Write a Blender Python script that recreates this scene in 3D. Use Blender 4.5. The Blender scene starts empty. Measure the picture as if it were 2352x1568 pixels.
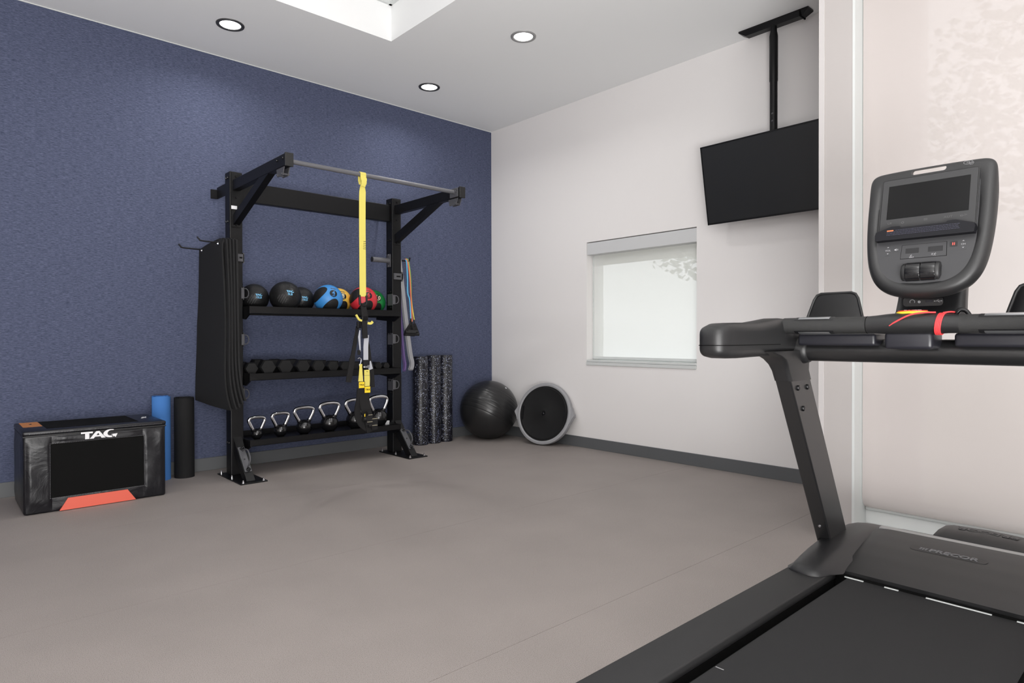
import bpy, bmesh, math, random
from mathutils import Vector, Matrix
random.seed(7)
PI = math.pi
scn = bpy.context.scene
COL = scn.collection
CEIL = 3.51

# ------------------------------------------------------------------ camera
CAM = Vector((-4.8874, -5.7106, 1.12))
cF = Vector((0.673934, 0.738750, -0.007786)); cR = Vector((0.738759, -0.673966, -0.002294)); cU = Vector((0.006942, 0.004206, 0.999967))
cd = bpy.data.cameras.new('camera'); cam = bpy.data.objects.new('camera', cd); COL.objects.link(cam)
cd.sensor_width = 36; cd.lens = 36*1470.6/2352; cd.clip_start = 0.02
m = Matrix((cR, cU, -cF)).transposed().to_4x4(); m.translation = CAM
cam.matrix_world = m
scn.camera = cam

# ------------------------------------------------------------------ world, lights, exposure
w = bpy.data.worlds.new('sky'); scn.world = w; w.use_nodes = True
bg = w.node_tree.nodes['Background']; bg.inputs[0].default_value = (0.97, 0.98, 1.0, 1); bg.inputs[1].default_value = 1.8
scn.view_settings.view_transform = 'Standard'; scn.view_settings.look = 'None'
scn.view_settings.gamma = 1; scn.view_settings.use_curve_mapping = False
scn.view_settings.exposure = 0.0

def area(name, loc, rot, sx, sy, power, color=(1, 1, 1), shape='RECTANGLE', spread=PI):
    l = bpy.data.lights.new(name, 'AREA'); l.energy = power; l.color = color; l.shape = shape
    l.size = sx; l.size_y = sy; l.spread = spread
    o = bpy.data.objects.new(name, l); COL.objects.link(o); o.location = loc; o.rotation_euler = rot
    return o
# unseen fill lights added for brightness, and the photographer's flash near the camera
area('tray_fill', (-3.9, -2.8, CEIL+0.27), (0, 0, 0), 2.6, 2.4, 8, (1, 0.985, 0.97))  # soft room fill added inside the tray, out of view
area('back_fill', (-5.6, -6.3, CEIL-0.06), (0, 0, 0), 2.2, 1.4, 34, (1, 0.985, 0.97))  # general fill added behind the camera
area('photo_flash', (-5.25, -6.05, 1.75), (math.radians(80), 0, math.radians(-42)), 0.55, 0.55, 18, (1, 0.99, 0.98))
bl = area('ceiling_uplight_fill', (-5.3, -6.9, 0.35), (0, 0, 0), 2.2, 2.2, 375, (1, 0.995, 0.985))  # uplight added only to brighten the ceiling
bl.rotation_euler = Vector((0.12, 0.38, 0.92)).to_track_quat('-Z', 'Y').to_euler()

# ------------------------------------------------------------------ materials
def c(r, g, b):
    f = lambda v: (v/255/12.92) if v/255 <= 0.04045 else ((v/255+0.055)/1.055)**2.4
    return (f(r), f(g), f(b), 1)
def mat(name, col, rough=0.5, metal=0.0, bump=0.0, bscale=200, spec=0.5, noise=0.0, nscale=40, coat=0.0, stretch=(1, 1, 1), sheen=0):
    m = bpy.data.materials.new(name); m.use_nodes = True; nt = m.node_tree; b = nt.nodes['Principled BSDF']
    b.inputs['Base Color'].default_value = col; b.inputs['Roughness'].default_value = rough
    b.inputs['Metallic'].default_value = metal; b.inputs['Specular IOR Level'].default_value = spec
    b.inputs['Coat Weight'].default_value = coat; b.inputs['Sheen Weight'].default_value = sheen
    if bump or noise:
        tc = nt.nodes.new('ShaderNodeTexCoord'); mp = nt.nodes.new('ShaderNodeMapping'); mp.inputs['Scale'].default_value = stretch
        nt.links.new(tc.outputs['Object'], mp.inputs[0])
    if bump:
        n = nt.nodes.new('ShaderNodeTexNoise'); n.inputs['Scale'].default_value = bscale; n.inputs['Detail'].default_value = 4
        nt.links.new(mp.outputs[0], n.inputs[0])
        bp = nt.nodes.new('ShaderNodeBump'); bp.inputs['Strength'].default_value = bump; bp.inputs['Distance'].default_value = 0.004
        nt.links.new(n.outputs[0], bp.inputs['Height']); nt.links.new(bp.outputs[0], b.inputs['Normal'])
    if noise:
        n = nt.nodes.new('ShaderNodeTexNoise'); n.inputs['Scale'].default_value = nscale; n.inputs['Detail'].default_value = 5
        nt.links.new(mp.outputs[0], n.inputs[0])
        mx = nt.nodes.new('ShaderNodeMix'); mx.data_type = 'RGBA'
        mx.inputs[6].default_value = tuple(v*(1-noise) for v in col[:3])+(1,); mx.inputs[7].default_value = tuple(min(1, v*(1+noise)) for v in col[:3])+(1,)
        nt.links.new(n.outputs[0], mx.inputs[0]); nt.links.new(mx.outputs[2], b.inputs['Base Color'])
    return m

def wallpaper():
    m = bpy.data.materials.new('blue_grasscloth'); m.use_nodes = True; nt = m.node_tree; b = nt.nodes['Principled BSDF']
    tc = nt.nodes.new('ShaderNodeTexCoord'); L = nt.links
    def nz(scale, st, det):
        mp = nt.nodes.new('ShaderNodeMapping'); mp.inputs['Scale'].default_value = st; L.new(tc.outputs['Object'], mp.inputs[0])
        n = nt.nodes.new('ShaderNodeTexNoise'); n.inputs['Scale'].default_value = scale; n.inputs['Detail'].default_value = det; n.inputs['Roughness'].default_value = 0.7
        L.new(mp.outputs[0], n.inputs[0]); return n
    a = nz(16, (0.9, 1, 24), 5); d = nz(130, (0.35, 1, 1.7), 2)
    add = nt.nodes.new('ShaderNodeMix'); add.data_type = 'FLOAT'; add.inputs[0].default_value = 0.45
    L.new(a.outputs[0], add.inputs[2]); L.new(d.outputs[0], add.inputs[3])
    r = nt.nodes.new('ShaderNodeValToRGB'); r.color_ramp.elements[0].position = 0.36; r.color_ramp.elements[1].position = 0.66
    r.color_ramp.elements[0].color = c(45, 52, 73); r.color_ramp.elements[1].color = c(105, 111, 137)
    L.new(add.outputs[0], r.inputs[0]); L.new(r.outputs[0], b.inputs['Base Color'])
    bp = nt.nodes.new('ShaderNodeBump'); bp.inputs['Strength'].default_value = 0.25; bp.inputs['Distance'].default_value = 0.003
    L.new(add.outputs[0], bp.inputs['Height']); L.new(bp.outputs[0], b.inputs['Normal'])
    b.inputs['Roughness'].default_value = 0.8; b.inputs['Specular IOR Level'].default_value = 0.2
    return m
def floor_mat():
    m = bpy.data.materials.new('speckled_rubber'); m.use_nodes = True; nt = m.node_tree; b = nt.nodes['Principled BSDF']; L = nt.links
    tc = nt.nodes.new('ShaderNodeTexCoord')
    n1 = nt.nodes.new('ShaderNodeTexNoise'); n1.inputs['Scale'].default_value = 420; n1.inputs['Detail'].default_value = 3
    n2 = nt.nodes.new('ShaderNodeTexNoise'); n2.inputs['Scale'].default_value = 2.2; n2.inputs['Detail'].default_value = 4
    for n in (n1, n2): L.new(tc.outputs['Object'], n.inputs[0])
    r = nt.nodes.new('ShaderNodeValToRGB'); e = r.color_ramp.elements
    e[0].position = 0.30; e[0].color = c(92, 86, 83); e[1].position = 0.46; e[1].color = c(150, 142, 138)
    x = e.new(0.72); x.color = c(162, 154, 150)
    L.new(n1.outputs[0], r.inputs[0])
    r2 = nt.nodes.new('ShaderNodeValToRGB'); r2.color_ramp.elements[0].position = .35; r2.color_ramp.elements[1].position = .65
    r2.color_ramp.elements[0].color = (0.93, 0.93, 0.93, 1); r2.color_ramp.elements[1].color = (1, 1, 1, 1)
    L.new(n2.outputs[0], r2.inputs[0])
    mx = nt.nodes.new('ShaderNodeMix'); mx.data_type = 'RGBA'; mx.blend_type = 'MULTIPLY'; mx.inputs[0].default_value = 1
    L.new(r.outputs[0], mx.inputs[6]); L.new(r2.outputs[0], mx.inputs[7]); L.new(mx.outputs[2], b.inputs['Base Color'])
    bp = nt.nodes.new('ShaderNodeBump'); bp.inputs['Strength'].default_value = 0.06; bp.inputs['Distance'].default_value = 0.001
    L.new(n1.outputs[0], bp.inputs['Height']); L.new(bp.outputs[0], b.inputs['Normal'])
    b.inputs['Roughness'].default_value = 0.62; b.inputs['Specular IOR Level'].default_value = 0.35
    return m
def shade_mat(name, col, see, trans=0.42):
    m = bpy.data.materials.new(name); m.use_nodes = True; nt = m.node_tree; nt.nodes.remove(nt.nodes['Principled BSDF'])
    out = nt.nodes['Material Output']; L = nt.links
    df = nt.nodes.new('ShaderNodeBsdfDiffuse'); tr = nt.nodes.new('ShaderNodeBsdfTranslucent'); tp = nt.nodes.new('ShaderNodeBsdfTransparent')
    df.inputs[0].default_value = col; tr.inputs[0].default_value = col
    a = nt.nodes.new('ShaderNodeMixShader'); a.inputs[0].default_value = trans
    L.new(df.outputs[0], a.inputs[1]); L.new(tr.outputs[0], a.inputs[2])
    tc = nt.nodes.new('ShaderNodeTexCoord'); wv = nt.nodes.new('ShaderNodeTexWave'); wv.wave_type = 'BANDS'; wv.bands_direction = 'Z'; wv.inputs['Scale'].default_value = 130
    L.new(tc.outputs['Object'], wv.inputs[0])
    mr = nt.nodes.new('ShaderNodeMapRange'); mr.inputs[3].default_value = see*0.8; mr.inputs[4].default_value = see*1.2
    L.new(wv.outputs[0], mr.inputs[0])
    b = nt.nodes.new('ShaderNodeMixShader'); L.new(mr.outputs[0], b.inputs[0])
    L.new(a.outputs[0], b.inputs[1]); L.new(tp.outputs[0], b.inputs[2]); L.new(b.outputs[0], out.inputs[0])
    return m
def emis(name, col, s):
    m = bpy.data.materials.new(name); m.use_nodes = True; b = m.node_tree.nodes['Principled BSDF']
    b.inputs['Base Color'].default_value = col; b.inputs['Emission Color'].default_value = col; b.inputs['Emission Strength'].default_value = s
    return m
def glass_mat():
    m = bpy.data.materials.new('window_glass'); m.use_nodes = True; nt = m.node_tree; nt.nodes.remove(nt.nodes['Principled BSDF'])
    g = nt.nodes.new('ShaderNodeBsdfGlossy'); g.inputs['Roughness'].default_value = 0.02; t = nt.nodes.new('ShaderNodeBsdfTransparent')
    t.inputs[0].default_value = (0.95, 0.97, 0.96, 1)
    x = nt.nodes.new('ShaderNodeMixShader'); x.inputs[0].default_value = 0.06
    nt.links.new(t.outputs[0], x.inputs[1]); nt.links.new(g.outputs[0], x.inputs[2]); nt.links.new(x.outputs[0], nt.nodes['Material Output'].inputs[0])
    return m
def speckle_mat():
    m = bpy.data.materials.new('speckled_foam'); m.use_nodes = True; nt = m.node_tree; b = nt.nodes['Principled BSDF']; L = nt.links
    tc = nt.nodes.new('ShaderNodeTexCoord'); v = nt.nodes.new('ShaderNodeTexVoronoi'); v.inputs['Scale'].default_value = 150
    L.new(tc.outputs['Object'], v.inputs[0])
    sep = nt.nodes.new('ShaderNodeSeparateColor'); L.new(v.outputs['Color'], sep.inputs[0])
    # only some cells carry a fleck
    gt = nt.nodes.new('ShaderNodeMath'); gt.operation = 'GREATER_THAN'; gt.inputs[1].default_value = 0.80; L.new(sep.outputs[0], gt.inputs[0])
    lt = nt.nodes.new('ShaderNodeMath'); lt.operation = 'LESS_THAN'; lt.inputs[1].default_value = 0.42; L.new(v.outputs['Distance'], lt.inputs[0])
    mu = nt.nodes.new('ShaderNodeMath'); mu.operation = 'MULTIPLY'; L.new(gt.outputs[0], mu.inputs[0]); L.new(lt.outputs[0], mu.inputs[1])
    r = nt.nodes.new('ShaderNodeValToRGB'); r.color_ramp.elements[0].color = c(120, 135, 190); r.color_ramp.elements[1].color = c(225, 228, 235)
    L.new(sep.outputs[1], r.inputs[0])
    mx = nt.nodes.new('ShaderNodeMix'); mx.data_type = 'RGBA'; mx.inputs[6].default_value = c(17, 17, 26)
    L.new(mu.outputs[0], mx.inputs[0]); L.new(r.outputs[0], mx.inputs[7]); L.new(mx.outputs[2], b.inputs['Base Color'])
    b.inputs['Roughness'].default_value = 0.38
    return m
def tread_mat():
    m = mat('textured_slam_rubber', c(19, 19, 20), 0.5, spec=0.35); nt = m.node_tree; b = nt.nodes['Principled BSDF']; L = nt.links
    tc = nt.nodes.new('ShaderNodeTexCoord'); v = nt.nodes.new('ShaderNodeTexVoronoi'); v.feature = 'DISTANCE_TO_EDGE'; v.inputs['Scale'].default_value = 95
    L.new(tc.outputs['Object'], v.inputs[0]); r = nt.nodes.new('ShaderNodeMapRange'); r.inputs[2].default_value = 0.18; L.new(v.outputs['Distance'], r.inputs[0])
    bp = nt.nodes.new('ShaderNodeBump'); bp.inputs['Strength'].default_value = 0.28; bp.inputs['Distance'].default_value = 0.002
    L.new(r.outputs[0], bp.inputs['Height']); L.new(bp.outputs[0], b.inputs['Normal'])
    return m
def leather_mat():
    m = mat('black_vinyl', c(13, 13, 19), 0.36); nt = m.node_tree; b = nt.nodes['Principled BSDF']; L = nt.links
    tc = nt.nodes.new('ShaderNodeTexCoord'); n = nt.nodes.new('ShaderNodeTexNoise'); n.inputs['Scale'].default_value = 5; n.inputs['Detail'].default_value = 6; n.inputs['Distortion'].default_value = 1.2
    n2 = nt.nodes.new('ShaderNodeTexNoise'); n2.inputs['Scale'].default_value = 320
    L.new(tc.outputs['Object'], n.inputs[0]); L.new(tc.outputs['Object'], n2.inputs[0])
    b1 = nt.nodes.new('ShaderNodeBump'); b1.inputs['Strength'].default_value = 0.3; b1.inputs['Distance'].default_value = 0.03
    b2 = nt.nodes.new('ShaderNodeBump'); b2.inputs['Strength'].default_value = 0.25; b2.inputs['Distance'].default_value = 0.001
    L.new(n.outputs[0], b1.inputs['Height']); L.new(n2.outputs[0], b2.inputs['Height']); L.new(b1.outputs[0], b2.inputs['Normal']); L.new(b2.outputs[0], b.inputs['Normal'])
    return m

M = dict(
    wallpaper=wallpaper(), floor=floor_mat(),
    white_wall=mat('warm_white_paint', c(234, 231, 230), 0.75, bump=0.05, bscale=300, spec=0.25),
    ceiling=mat('ceiling_paint', c(242, 243, 243), 0.8, spec=0.2),
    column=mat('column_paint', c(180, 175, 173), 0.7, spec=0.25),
    trim=mat('white_trim', c(208, 211, 210), 0.5), guard=mat('corner_guard', c(196, 192, 191), 0.6), base=mat('grey_vinyl_base', c(92, 94, 96), 0.55),
    valance=mat('grey_valance', c(205, 206, 207), 0.5), dark=mat('dark_gap', c(10, 10, 10), 0.9, spec=0.1),
    shade=shade_mat('roller_shade_weave', c(214, 205, 203), 0.05, 0.36), shade_s=shade_mat('small_roller_shade_weave', c(248, 249, 248), 0.14, 0.34),
    glass=glass_mat(), frame=mat('white_window_frame', c(225, 227, 226), 0.45),
    powder=mat('black_powder_coat', c(12, 12, 14), 0.42, bump=0.06, bscale=900, spec=0.32), steel_gray=mat('grey_hook_steel', c(88, 88, 92), 0.42, 0.25),
    bar=mat('grey_knurled_bar', c(108, 108, 112), 0.42, 0.3, bump=0.2, bscale=800), bolt=mat('black_bolt', c(22, 22, 24), 0.28, 0.4),
    chrome=mat('chrome', c(225, 226, 230), 0.12, 1.0), silver=mat('silver', c(190, 192, 195), 0.3, 0.9),
    foam=mat('dark_grey_foam', c(38, 38, 39), 0.85, bump=0.25, bscale=500, spec=0.25), foam_black=mat('black_mat_foam', c(24, 24, 25), 0.8, bump=0.3, bscale=420, spec=0.3),
    foam_blue=mat('blue_mat_foam', c(70, 122, 190), 0.85, bump=0.2, bscale=400, spec=0.25),
    speckle=speckle_mat(), tread=tread_mat(), rubber=mat('black_rubber', c(27, 27, 28), 0.48, bump=0.2, bscale=350),
    pebble=mat('pebbled_black_rubber', c(20, 20, 21), 0.5, spec=0.35, bump=0.6, bscale=260), gloss=mat('glossy_black_enamel', c(17, 17, 19), 0.2, spec=0.6),
    hexrub=mat('dumbbell_rubber', c(22, 22, 23), 0.5, bump=0.12, bscale=300, spec=0.35),
    b_blue=mat('blue_ball_rubber', c(58, 136, 205), 0.42, bump=0.1, bscale=300), b_yel=mat('yellow_ball_rubber', c(232, 186, 74), 0.42, bump=0.1, bscale=300),
    b_red=mat('red_ball_rubber', c(205, 48, 58), 0.42, bump=0.1, bscale=300), b_grn=mat('green_ball_rubber', c(22, 130, 62), 0.42, bump=0.1, bscale=300),
    label_black=mat('label_black', c(15, 15, 17), 0.35), ink_blue=mat('light_blue_ink', c(120, 190, 230), 0.5), ink_white=mat('white_ink', c(232, 232, 234), 0.5),
    ink_gray=mat('grey_ink', c(150, 150, 152), 0.5), ink_red=mat('red_ink', c(224, 84, 76), 0.5), ink_cream=mat('cream_ink', c(232, 222, 190), 0.5), ink_black=mat('black_ink', c(20, 20, 20), 0.5),
    ink_dim=mat('dim_grey_ink', c(96, 96, 98), 0.5), ink_orange=mat('orange_ink', c(170, 98, 60), 0.5),
    ball=mat('stability_ball_vinyl', c(32, 32, 33), 0.3, spec=0.55), gray_rub=mat('grey_rubber', c(150, 150, 153), 0.55),
    vinyl=leather_mat(), velcro=mat('matt_black_panel', c(14, 14, 14), 0.9, spec=0.15, bump=0.2, bscale=600), orange=mat('coral_orange_print', c(222, 98, 78), 0.45),
    tan=mat('orange_brown_label', c(200, 130, 72), 0.5),
    web_yel=mat('yellow_webbing', c(226, 211, 104), 0.6, bump=0.3, bscale=600), web_blk=mat('black_webbing', c(27, 26, 27), 0.75, bump=0.4, bscale=500, spec=0.3),
    web_gry=mat('grey_webbing', c(182, 184, 192), 0.6, bump=0.3, bscale=600), tagy=mat('yellow_tag', c(250, 214, 48), 0.5),
    t_blue=mat('blue_tube', c(92, 178, 222), 0.35), t_org=mat('orange_tube', c(222, 112, 76), 0.35), t_grn=mat('green_tube', c(140, 178, 70), 0.35), t_yel=mat('yellow_tube', c(228, 205, 78), 0.35),
    l_gray=mat('grey_loop_latex', c(150, 150, 154), 0.55), l_purp=mat('purple_loop_latex', c(100, 80, 132), 0.5), l_blue=mat('navy_loop_latex', c(66, 82, 126), 0.5), l_plum=mat('plum_loop_latex', c(88, 58, 92), 0.5),
    tm=mat('treadmill_plastic', c(31, 31, 32), 0.42, bump=0.12, bscale=700), tm_dark=mat('treadmill_dark_plastic', c(22, 22, 24), 0.40, bump=0.1, bscale=700),
    tm_metal=mat('treadmill_painted_metal', c(27, 27, 28), 0.30, spec=0.7, bump=0.04, bscale=900), tm_side=mat('treadmill_rear_metal', c(16, 16, 18), 0.25), tm_face=mat('console_face', c(52, 52, 54), 0.42, bump=0.05, bscale=900),
    tm_bezel=mat('console_bezel_glass', c(56, 56, 57), 0.25, spec=0.25), screen=mat('black_screen_glass', c(12, 12, 13), 0.2, spec=0.22), belt=mat('treadmill_belt', c(36, 36, 37), 0.8, bump=0.5, bscale=900, spec=0.3),
    rail=mat('treadmill_side_rail', c(31, 31, 32), 0.6, bump=0.25, bscale=800), grip=mat('grip_rubber', c(36, 36, 36), 0.6, bump=0.5, bscale=900), navy=mat('tray_plastic', c(33, 33, 39), 0.38),
    tread_line=mat('grey_tread_edge', c(66, 66, 67), 0.6), ledge=mat('ledge_plastic', c(15, 15, 20), 0.5, spec=0.25), ink_fine=mat('fine_print_ink', c(66, 66, 84), 0.5), ink_touch=mat('touch_ink', c(70, 70, 71), 0.5),
    tv=mat('tv_glass', c(36, 37, 38), 0.3, spec=0.5), tvb=mat('tv_bezel', c(10, 10, 11), 0.3),
    cord=mat('red_braided_cord', c(232, 62, 66), 0.6, bump=0.6, bscale=500), yel_rim=mat('yellow_rim', c(236, 210, 58), 0.4), stop=mat('stop_red', c(210, 62, 44), 0.4),
    lens=emis('downlight_lens', (1, 0.99, 0.97, 1), 5), dark_trim=mat('dark_downlight_trim', c(66, 66, 67), 0.45, 0.2), gray_trim=mat('grey_downlight_trim', c(150, 150, 150), 0.4, 0.2),
    leaf=mat('foliage', c(96, 128, 74), 0.6, noise=0.4, nscale=3), bark=mat('bark', c(96, 82, 70), 0.8, noise=0.3, nscale=8), ground=mat('outdoor_ground', c(188, 184, 170), 0.9, noise=0.1, nscale=2),
)

# ------------------------------------------------------------------ object helpers
W = {}                                            # world matrix of every object that has children
def link(o, parent, wm=None):
    COL.objects.link(o)
    if parent is not None: o.parent = parent
    W[o.name] = wm if wm is not None else (W[parent.name] if parent is not None else Matrix())
    return o
def tag(o, label=None, cat=None, group=None, kind=None):
    if label: o['label'] = label
    if cat: o['category'] = cat
    if group: o['group'] = group
    if kind: o['kind'] = kind
    return o
def empty(name, loc=(0, 0, 0), label=None, cat=None, group=None, mw=None):
    o = bpy.data.objects.new(name, None); o.empty_display_size = 0.05
    mw = mw if mw is not None else Matrix.Translation(Vector(loc)); o.matrix_world = mw
    link(o, None, mw); return tag(o, label, cat, group)
SPLIT = {'bolt', 'tag_border'}
def ob(name, bm, material, parent=None, smooth=False, kind=None, label=None, local=False, angle=40):
    """link a bmesh (in world coordinates unless local) as one mesh object"""
    if name in SPLIT:
        seen = set(); isl = []
        for f0 in bm.faces:
            if f0 in seen: continue
            st = [f0]; seen.add(f0); comp = []
            while st:
                q = st.pop(); comp.append(q)
                for v in q.verts:
                    for g in v.link_faces:
                        if g not in seen: seen.add(g); st.append(g)
            isl.append(comp)
        if len(isl) > 1:
            last = None
            for comp in isl:
                nb = bmesh.new(); mp = {}
                for q in comp:
                    for v in q.verts:
                        if v not in mp: mp[v] = nb.verts.new(v.co)
                    nb.faces.new([mp[v] for v in q.verts])
                last = ob1(name, nb, material, parent, smooth, kind, label, local, angle)
            bm.free(); return last
    return ob1(name, bm, material, parent, smooth, kind, label, local, angle)
def ob1(name, bm, material, parent=None, smooth=False, kind=None, label=None, local=False, angle=40):
    if parent is not None and not local:
        bmesh.ops.transform(bm, matrix=W[parent.name].inverted(), verts=bm.verts)
    me = bpy.data.meshes.new(name); bmesh.ops.recalc_face_normals(bm, faces=bm.faces)
    bm.to_mesh(me); bm.free()
    mats = material if isinstance(material, (list, tuple)) else [material]
    for x in mats: me.materials.append(M[x])
    if smooth:
        me.shade_smooth(); me.set_sharp_from_angle(angle=math.radians(angle))
    o = bpy.data.objects.new(name, me); link(o, parent); return tag(o, label, None, None, kind)
def B(): return bmesh.new()
def box(bm, a, b, bev=0.0, seg=2, mtx=None):
    a = Vector(a); b = Vector(b); s = b-a; ctr = (a+b)/2
    g = bmesh.ops.create_cube(bm, size=1.0); vs = g['verts']
    for v in vs: v.co = Vector((v.co.x*s.x, v.co.y*s.y, v.co.z*s.z))+ctr
    if bev > 0:
        es = list({e for v in vs for e in v.link_edges}); n0 = set(bm.verts)-set(vs)
        bmesh.ops.bevel(bm, geom=es, offset=bev, segments=seg, profile=0.5, affect='EDGES')
        vs = [v for v in bm.verts if v not in n0]
    if mtx is not None: bmesh.ops.transform(bm, matrix=mtx, verts=vs)
    return bm
def hexa(bm, p):
    """8 corner points: bottom four (ccw) then top four"""
    v = [bm.verts.new(Vector(q)) for q in p]
    for f in ((0, 1, 2, 3), (7, 6, 5, 4), (0, 4, 5, 1), (1, 5, 6, 2), (2, 6, 7, 3), (3, 7, 4, 0)): bm.faces.new([v[i] for i in f])
    return bm
def frame_of(d):
    d = Vector(d).normalized(); up = Vector((0, 0, 1)) if abs(d.z) < 0.95 else Vector((1, 0, 0))
    a = d.cross(up).normalized(); b = a.cross(d).normalized(); return a, b
def tube(bm, pts, r, seg=12, closed=False, cap=True, rs=None):
    pts = [Vector(p) for p in pts]; n = len(pts); rings = []
    t0 = (pts[1]-pts[0]).normalized(); a, b = frame_of(t0); prev = t0
    for i, p in enumerate(pts):
        if closed: t = (pts[(i+1) % n]-pts[i-1]).normalized()
        elif i == 0: t = (pts[1]-pts[0]).normalized()
        elif i == n-1: t = (pts[-1]-pts[-2]).normalized()
        else: t = ((pts[i+1]-p).normalized()+(p-pts[i-1]).normalized()).normalized()
        q = prev.rotation_difference(t); a = q @ a; b = q @ b; prev = t
        rr = rs[i] if rs else r
        rings.append([bm.verts.new(p+(a*math.cos(k*2*PI/seg)+b*math.sin(k*2*PI/seg))*rr) for k in range(seg)])
    m_ = n if closed else n-1
    for i in range(m_):
        A, Bq = rings[i], rings[(i+1) % n]
        for k in range(seg): bm.faces.new((A[k], A[(k+1) % seg], Bq[(k+1) % seg], Bq[k]))
    if not closed and cap:
        bm.faces.new(rings[0][::-1]); bm.faces.new(rings[-1])
    return bm
def cyl(bm, p0, p1, r, seg=20, r2=None):
    return tube(bm, [p0, p1], r, seg, rs=[r, r if r2 is None else r2])
def lathe(bm, prof, ctr=(0, 0, 0), axis=(0, 0, 1), seg=32, mtx=None):
    """prof: list of (radius, height along axis)"""
    ctr = Vector(ctr); ax = Vector(axis).normalized(); a, b = frame_of(ax); rings = []
    for r, h in prof:
        if r < 1e-6: rings.append([bm.verts.new(ctr+ax*h)])
        else: rings.append([bm.verts.new(ctr+ax*h+(a*math.cos(k*2*PI/seg)+b*math.sin(k*2*PI/seg))*r) for k in range(seg)])
    for A, Bq in zip(rings, rings[1:]):
        for k in range(seg):
            k2 = (k+1) % seg
            if len(A) == 1 and len(Bq) == 1: continue
            if len(A) == 1: bm.faces.new((A[0], Bq[k], Bq[k2]))
            elif len(Bq) == 1: bm.faces.new((A[k], A[k2], Bq[0]))
            else: bm.faces.new((A[k], A[k2], Bq[k2], Bq[k]))
    return bm
def prism(bm, pts2, fn, d0, d1):
    """extrude 2D outline; fn(u, v, d) -> point"""
    A = [bm.verts.new(fn(u, v, d0)) for u, v in pts2]; Bq = [bm.verts.new(fn(u, v, d1)) for u, v in pts2]; n = len(pts2)
    for i in range(n): bm.faces.new((A[i], A[(i+1) % n], Bq[(i+1) % n], Bq[i]))
    bm.faces.new(A[::-1]); bm.faces.new(Bq)
    return bm
def loft(bm, rings, cap=True, closed=True):
    R_ = [[bm.verts.new(Vector(p)) for p in r] for r in rings]; n = len(R_[0])
    for A, Bq in zip(R_, R_[1:]):
        for k in range(n if closed else n-1): bm.faces.new((A[k], A[(k+1) % n], Bq[(k+1) % n], Bq[k]))
    if cap: bm.faces.new(R_[0][::-1]); bm.faces.new(R_[-1])
    return bm
def ribbon(bm, pts, wid, side=(1, 0, 0), th=0.0025):
    """flat strap: centreline points, width(s), side vector; thickness is across"""
    pts = [Vector(p) for p in pts]; n = len(pts); side = Vector(side).normalized(); rings = []
    for i, p in enumerate(pts):
        t = (pts[min(i+1, n-1)]-pts[max(i-1, 0)]).normalized(); s = (side-t*side.dot(t)).normalized(); nn = t.cross(s)
        w_ = (wid[i] if isinstance(wid, (list, tuple)) else wid)/2
        rings.append([p-s*w_-nn*th/2, p+s*w_-nn*th/2, p+s*w_+nn*th/2, p-s*w_+nn*th/2])
    return loft(bm, rings)
def spline(pts, k=6):
    P = [Vector(p) for p in pts]; out = []
    for i in range(len(P)-1):
        p0 = P[max(i-1, 0)]; p1 = P[i]; p2 = P[i+1]; p3 = P[min(i+2, len(P)-1)]
        for j in range(k):
            t = j/k; out.append(0.5*((2*p1)+(p2-p0)*t+(2*p0-5*p1+4*p2-p3)*t*t+(3*p1-p0-3*p2+p3)*t**3))
    out.append(P[-1]); return out
def rrect(w_, h_, r, k=5, cu=0, cv=0):
    o = []
    for (sx, sy, a0) in ((1, 1, 0), (-1, 1, 90), (-1, -1, 180), (1, -1, 270)):
        for j in range(k+1):
            a = math.radians(a0+90*j/k); o.append((cu+sx*(w_/2-r)+r*math.cos(a), cv+sy*(h_/2-r)+r*math.sin(a)))
    return o
def text_bm(s, size, extrude=0.0006, sx=1.0, bold=0.0, shear=0.0):
    cu = bpy.data.curves.new('t', 'FONT'); cu.body = s; cu.size = size; cu.extrude = extrude; cu.align_x = 'CENTER'; cu.align_y = 'CENTER'
    cu.offset = bold; cu.resolution_u = 3; cu.shear = shear
    o = bpy.data.objects.new('t', cu); me = bpy.data.meshes.new_from_object(o); bm = bmesh.new(); bm.from_mesh(me)
    bpy.data.meshes.remove(me); bpy.data.objects.remove(o); bpy.data.curves.remove(cu)
    for v in bm.verts: v.co.x *= sx
    return bm
def tag_logo(size, th=0.0006):
    """wide three letter mark: T, A and a G drawn as an open ring ending in an arrow; centred, x right, y up"""
    bm = B(); s = size; f = lambda u, v, d: Vector((u*s, v*s, d))
    prism(bm, [(-1.75, .5), (-.62, .5), (-.62, .26), (-1.75, .26)], f, 0, th)
    prism(bm, [(-1.36, .27), (-.96, .27), (-.96, -.5), (-1.36, -.5)], f, 0, th)
    prism(bm, [(-.92, -.5), (-.54, -.5), (-.10, .24), (.02, .5), (-.30, .5)], f, 0, th)
    prism(bm, [(.62, -.5), (.22, -.5), (-.10, .24), (.02, .5)], f, 0, th)
    prism(bm, [(-.50, -.06), (.16, -.06), (.26, -.27), (-.54, -.27)], f, 0, th*0.9)
    o = []; i_ = []
    for k in range(15):
        a = math.radians(62+(k/14)*232); wd = 0.14+0.26*min(1, k/5)
        o.append((1.12+0.72*math.cos(a), 0.04+0.58*math.sin(a))); i_.append((1.12+(0.72-wd)*math.cos(a), 0.04+(0.58-wd*0.62)*math.sin(a)))
    for k in range(14): prism(bm, [o[k], o[k+1], i_[k+1], i_[k]], f, 0, th)
    prism(bm, [(1.16, -.10), (1.80, -.04), (1.62, -.58), (1.48, -.42), (1.30, -.54), (1.22, -.36), (1.36, -.24)], f, 0, th)
    return bm
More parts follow.
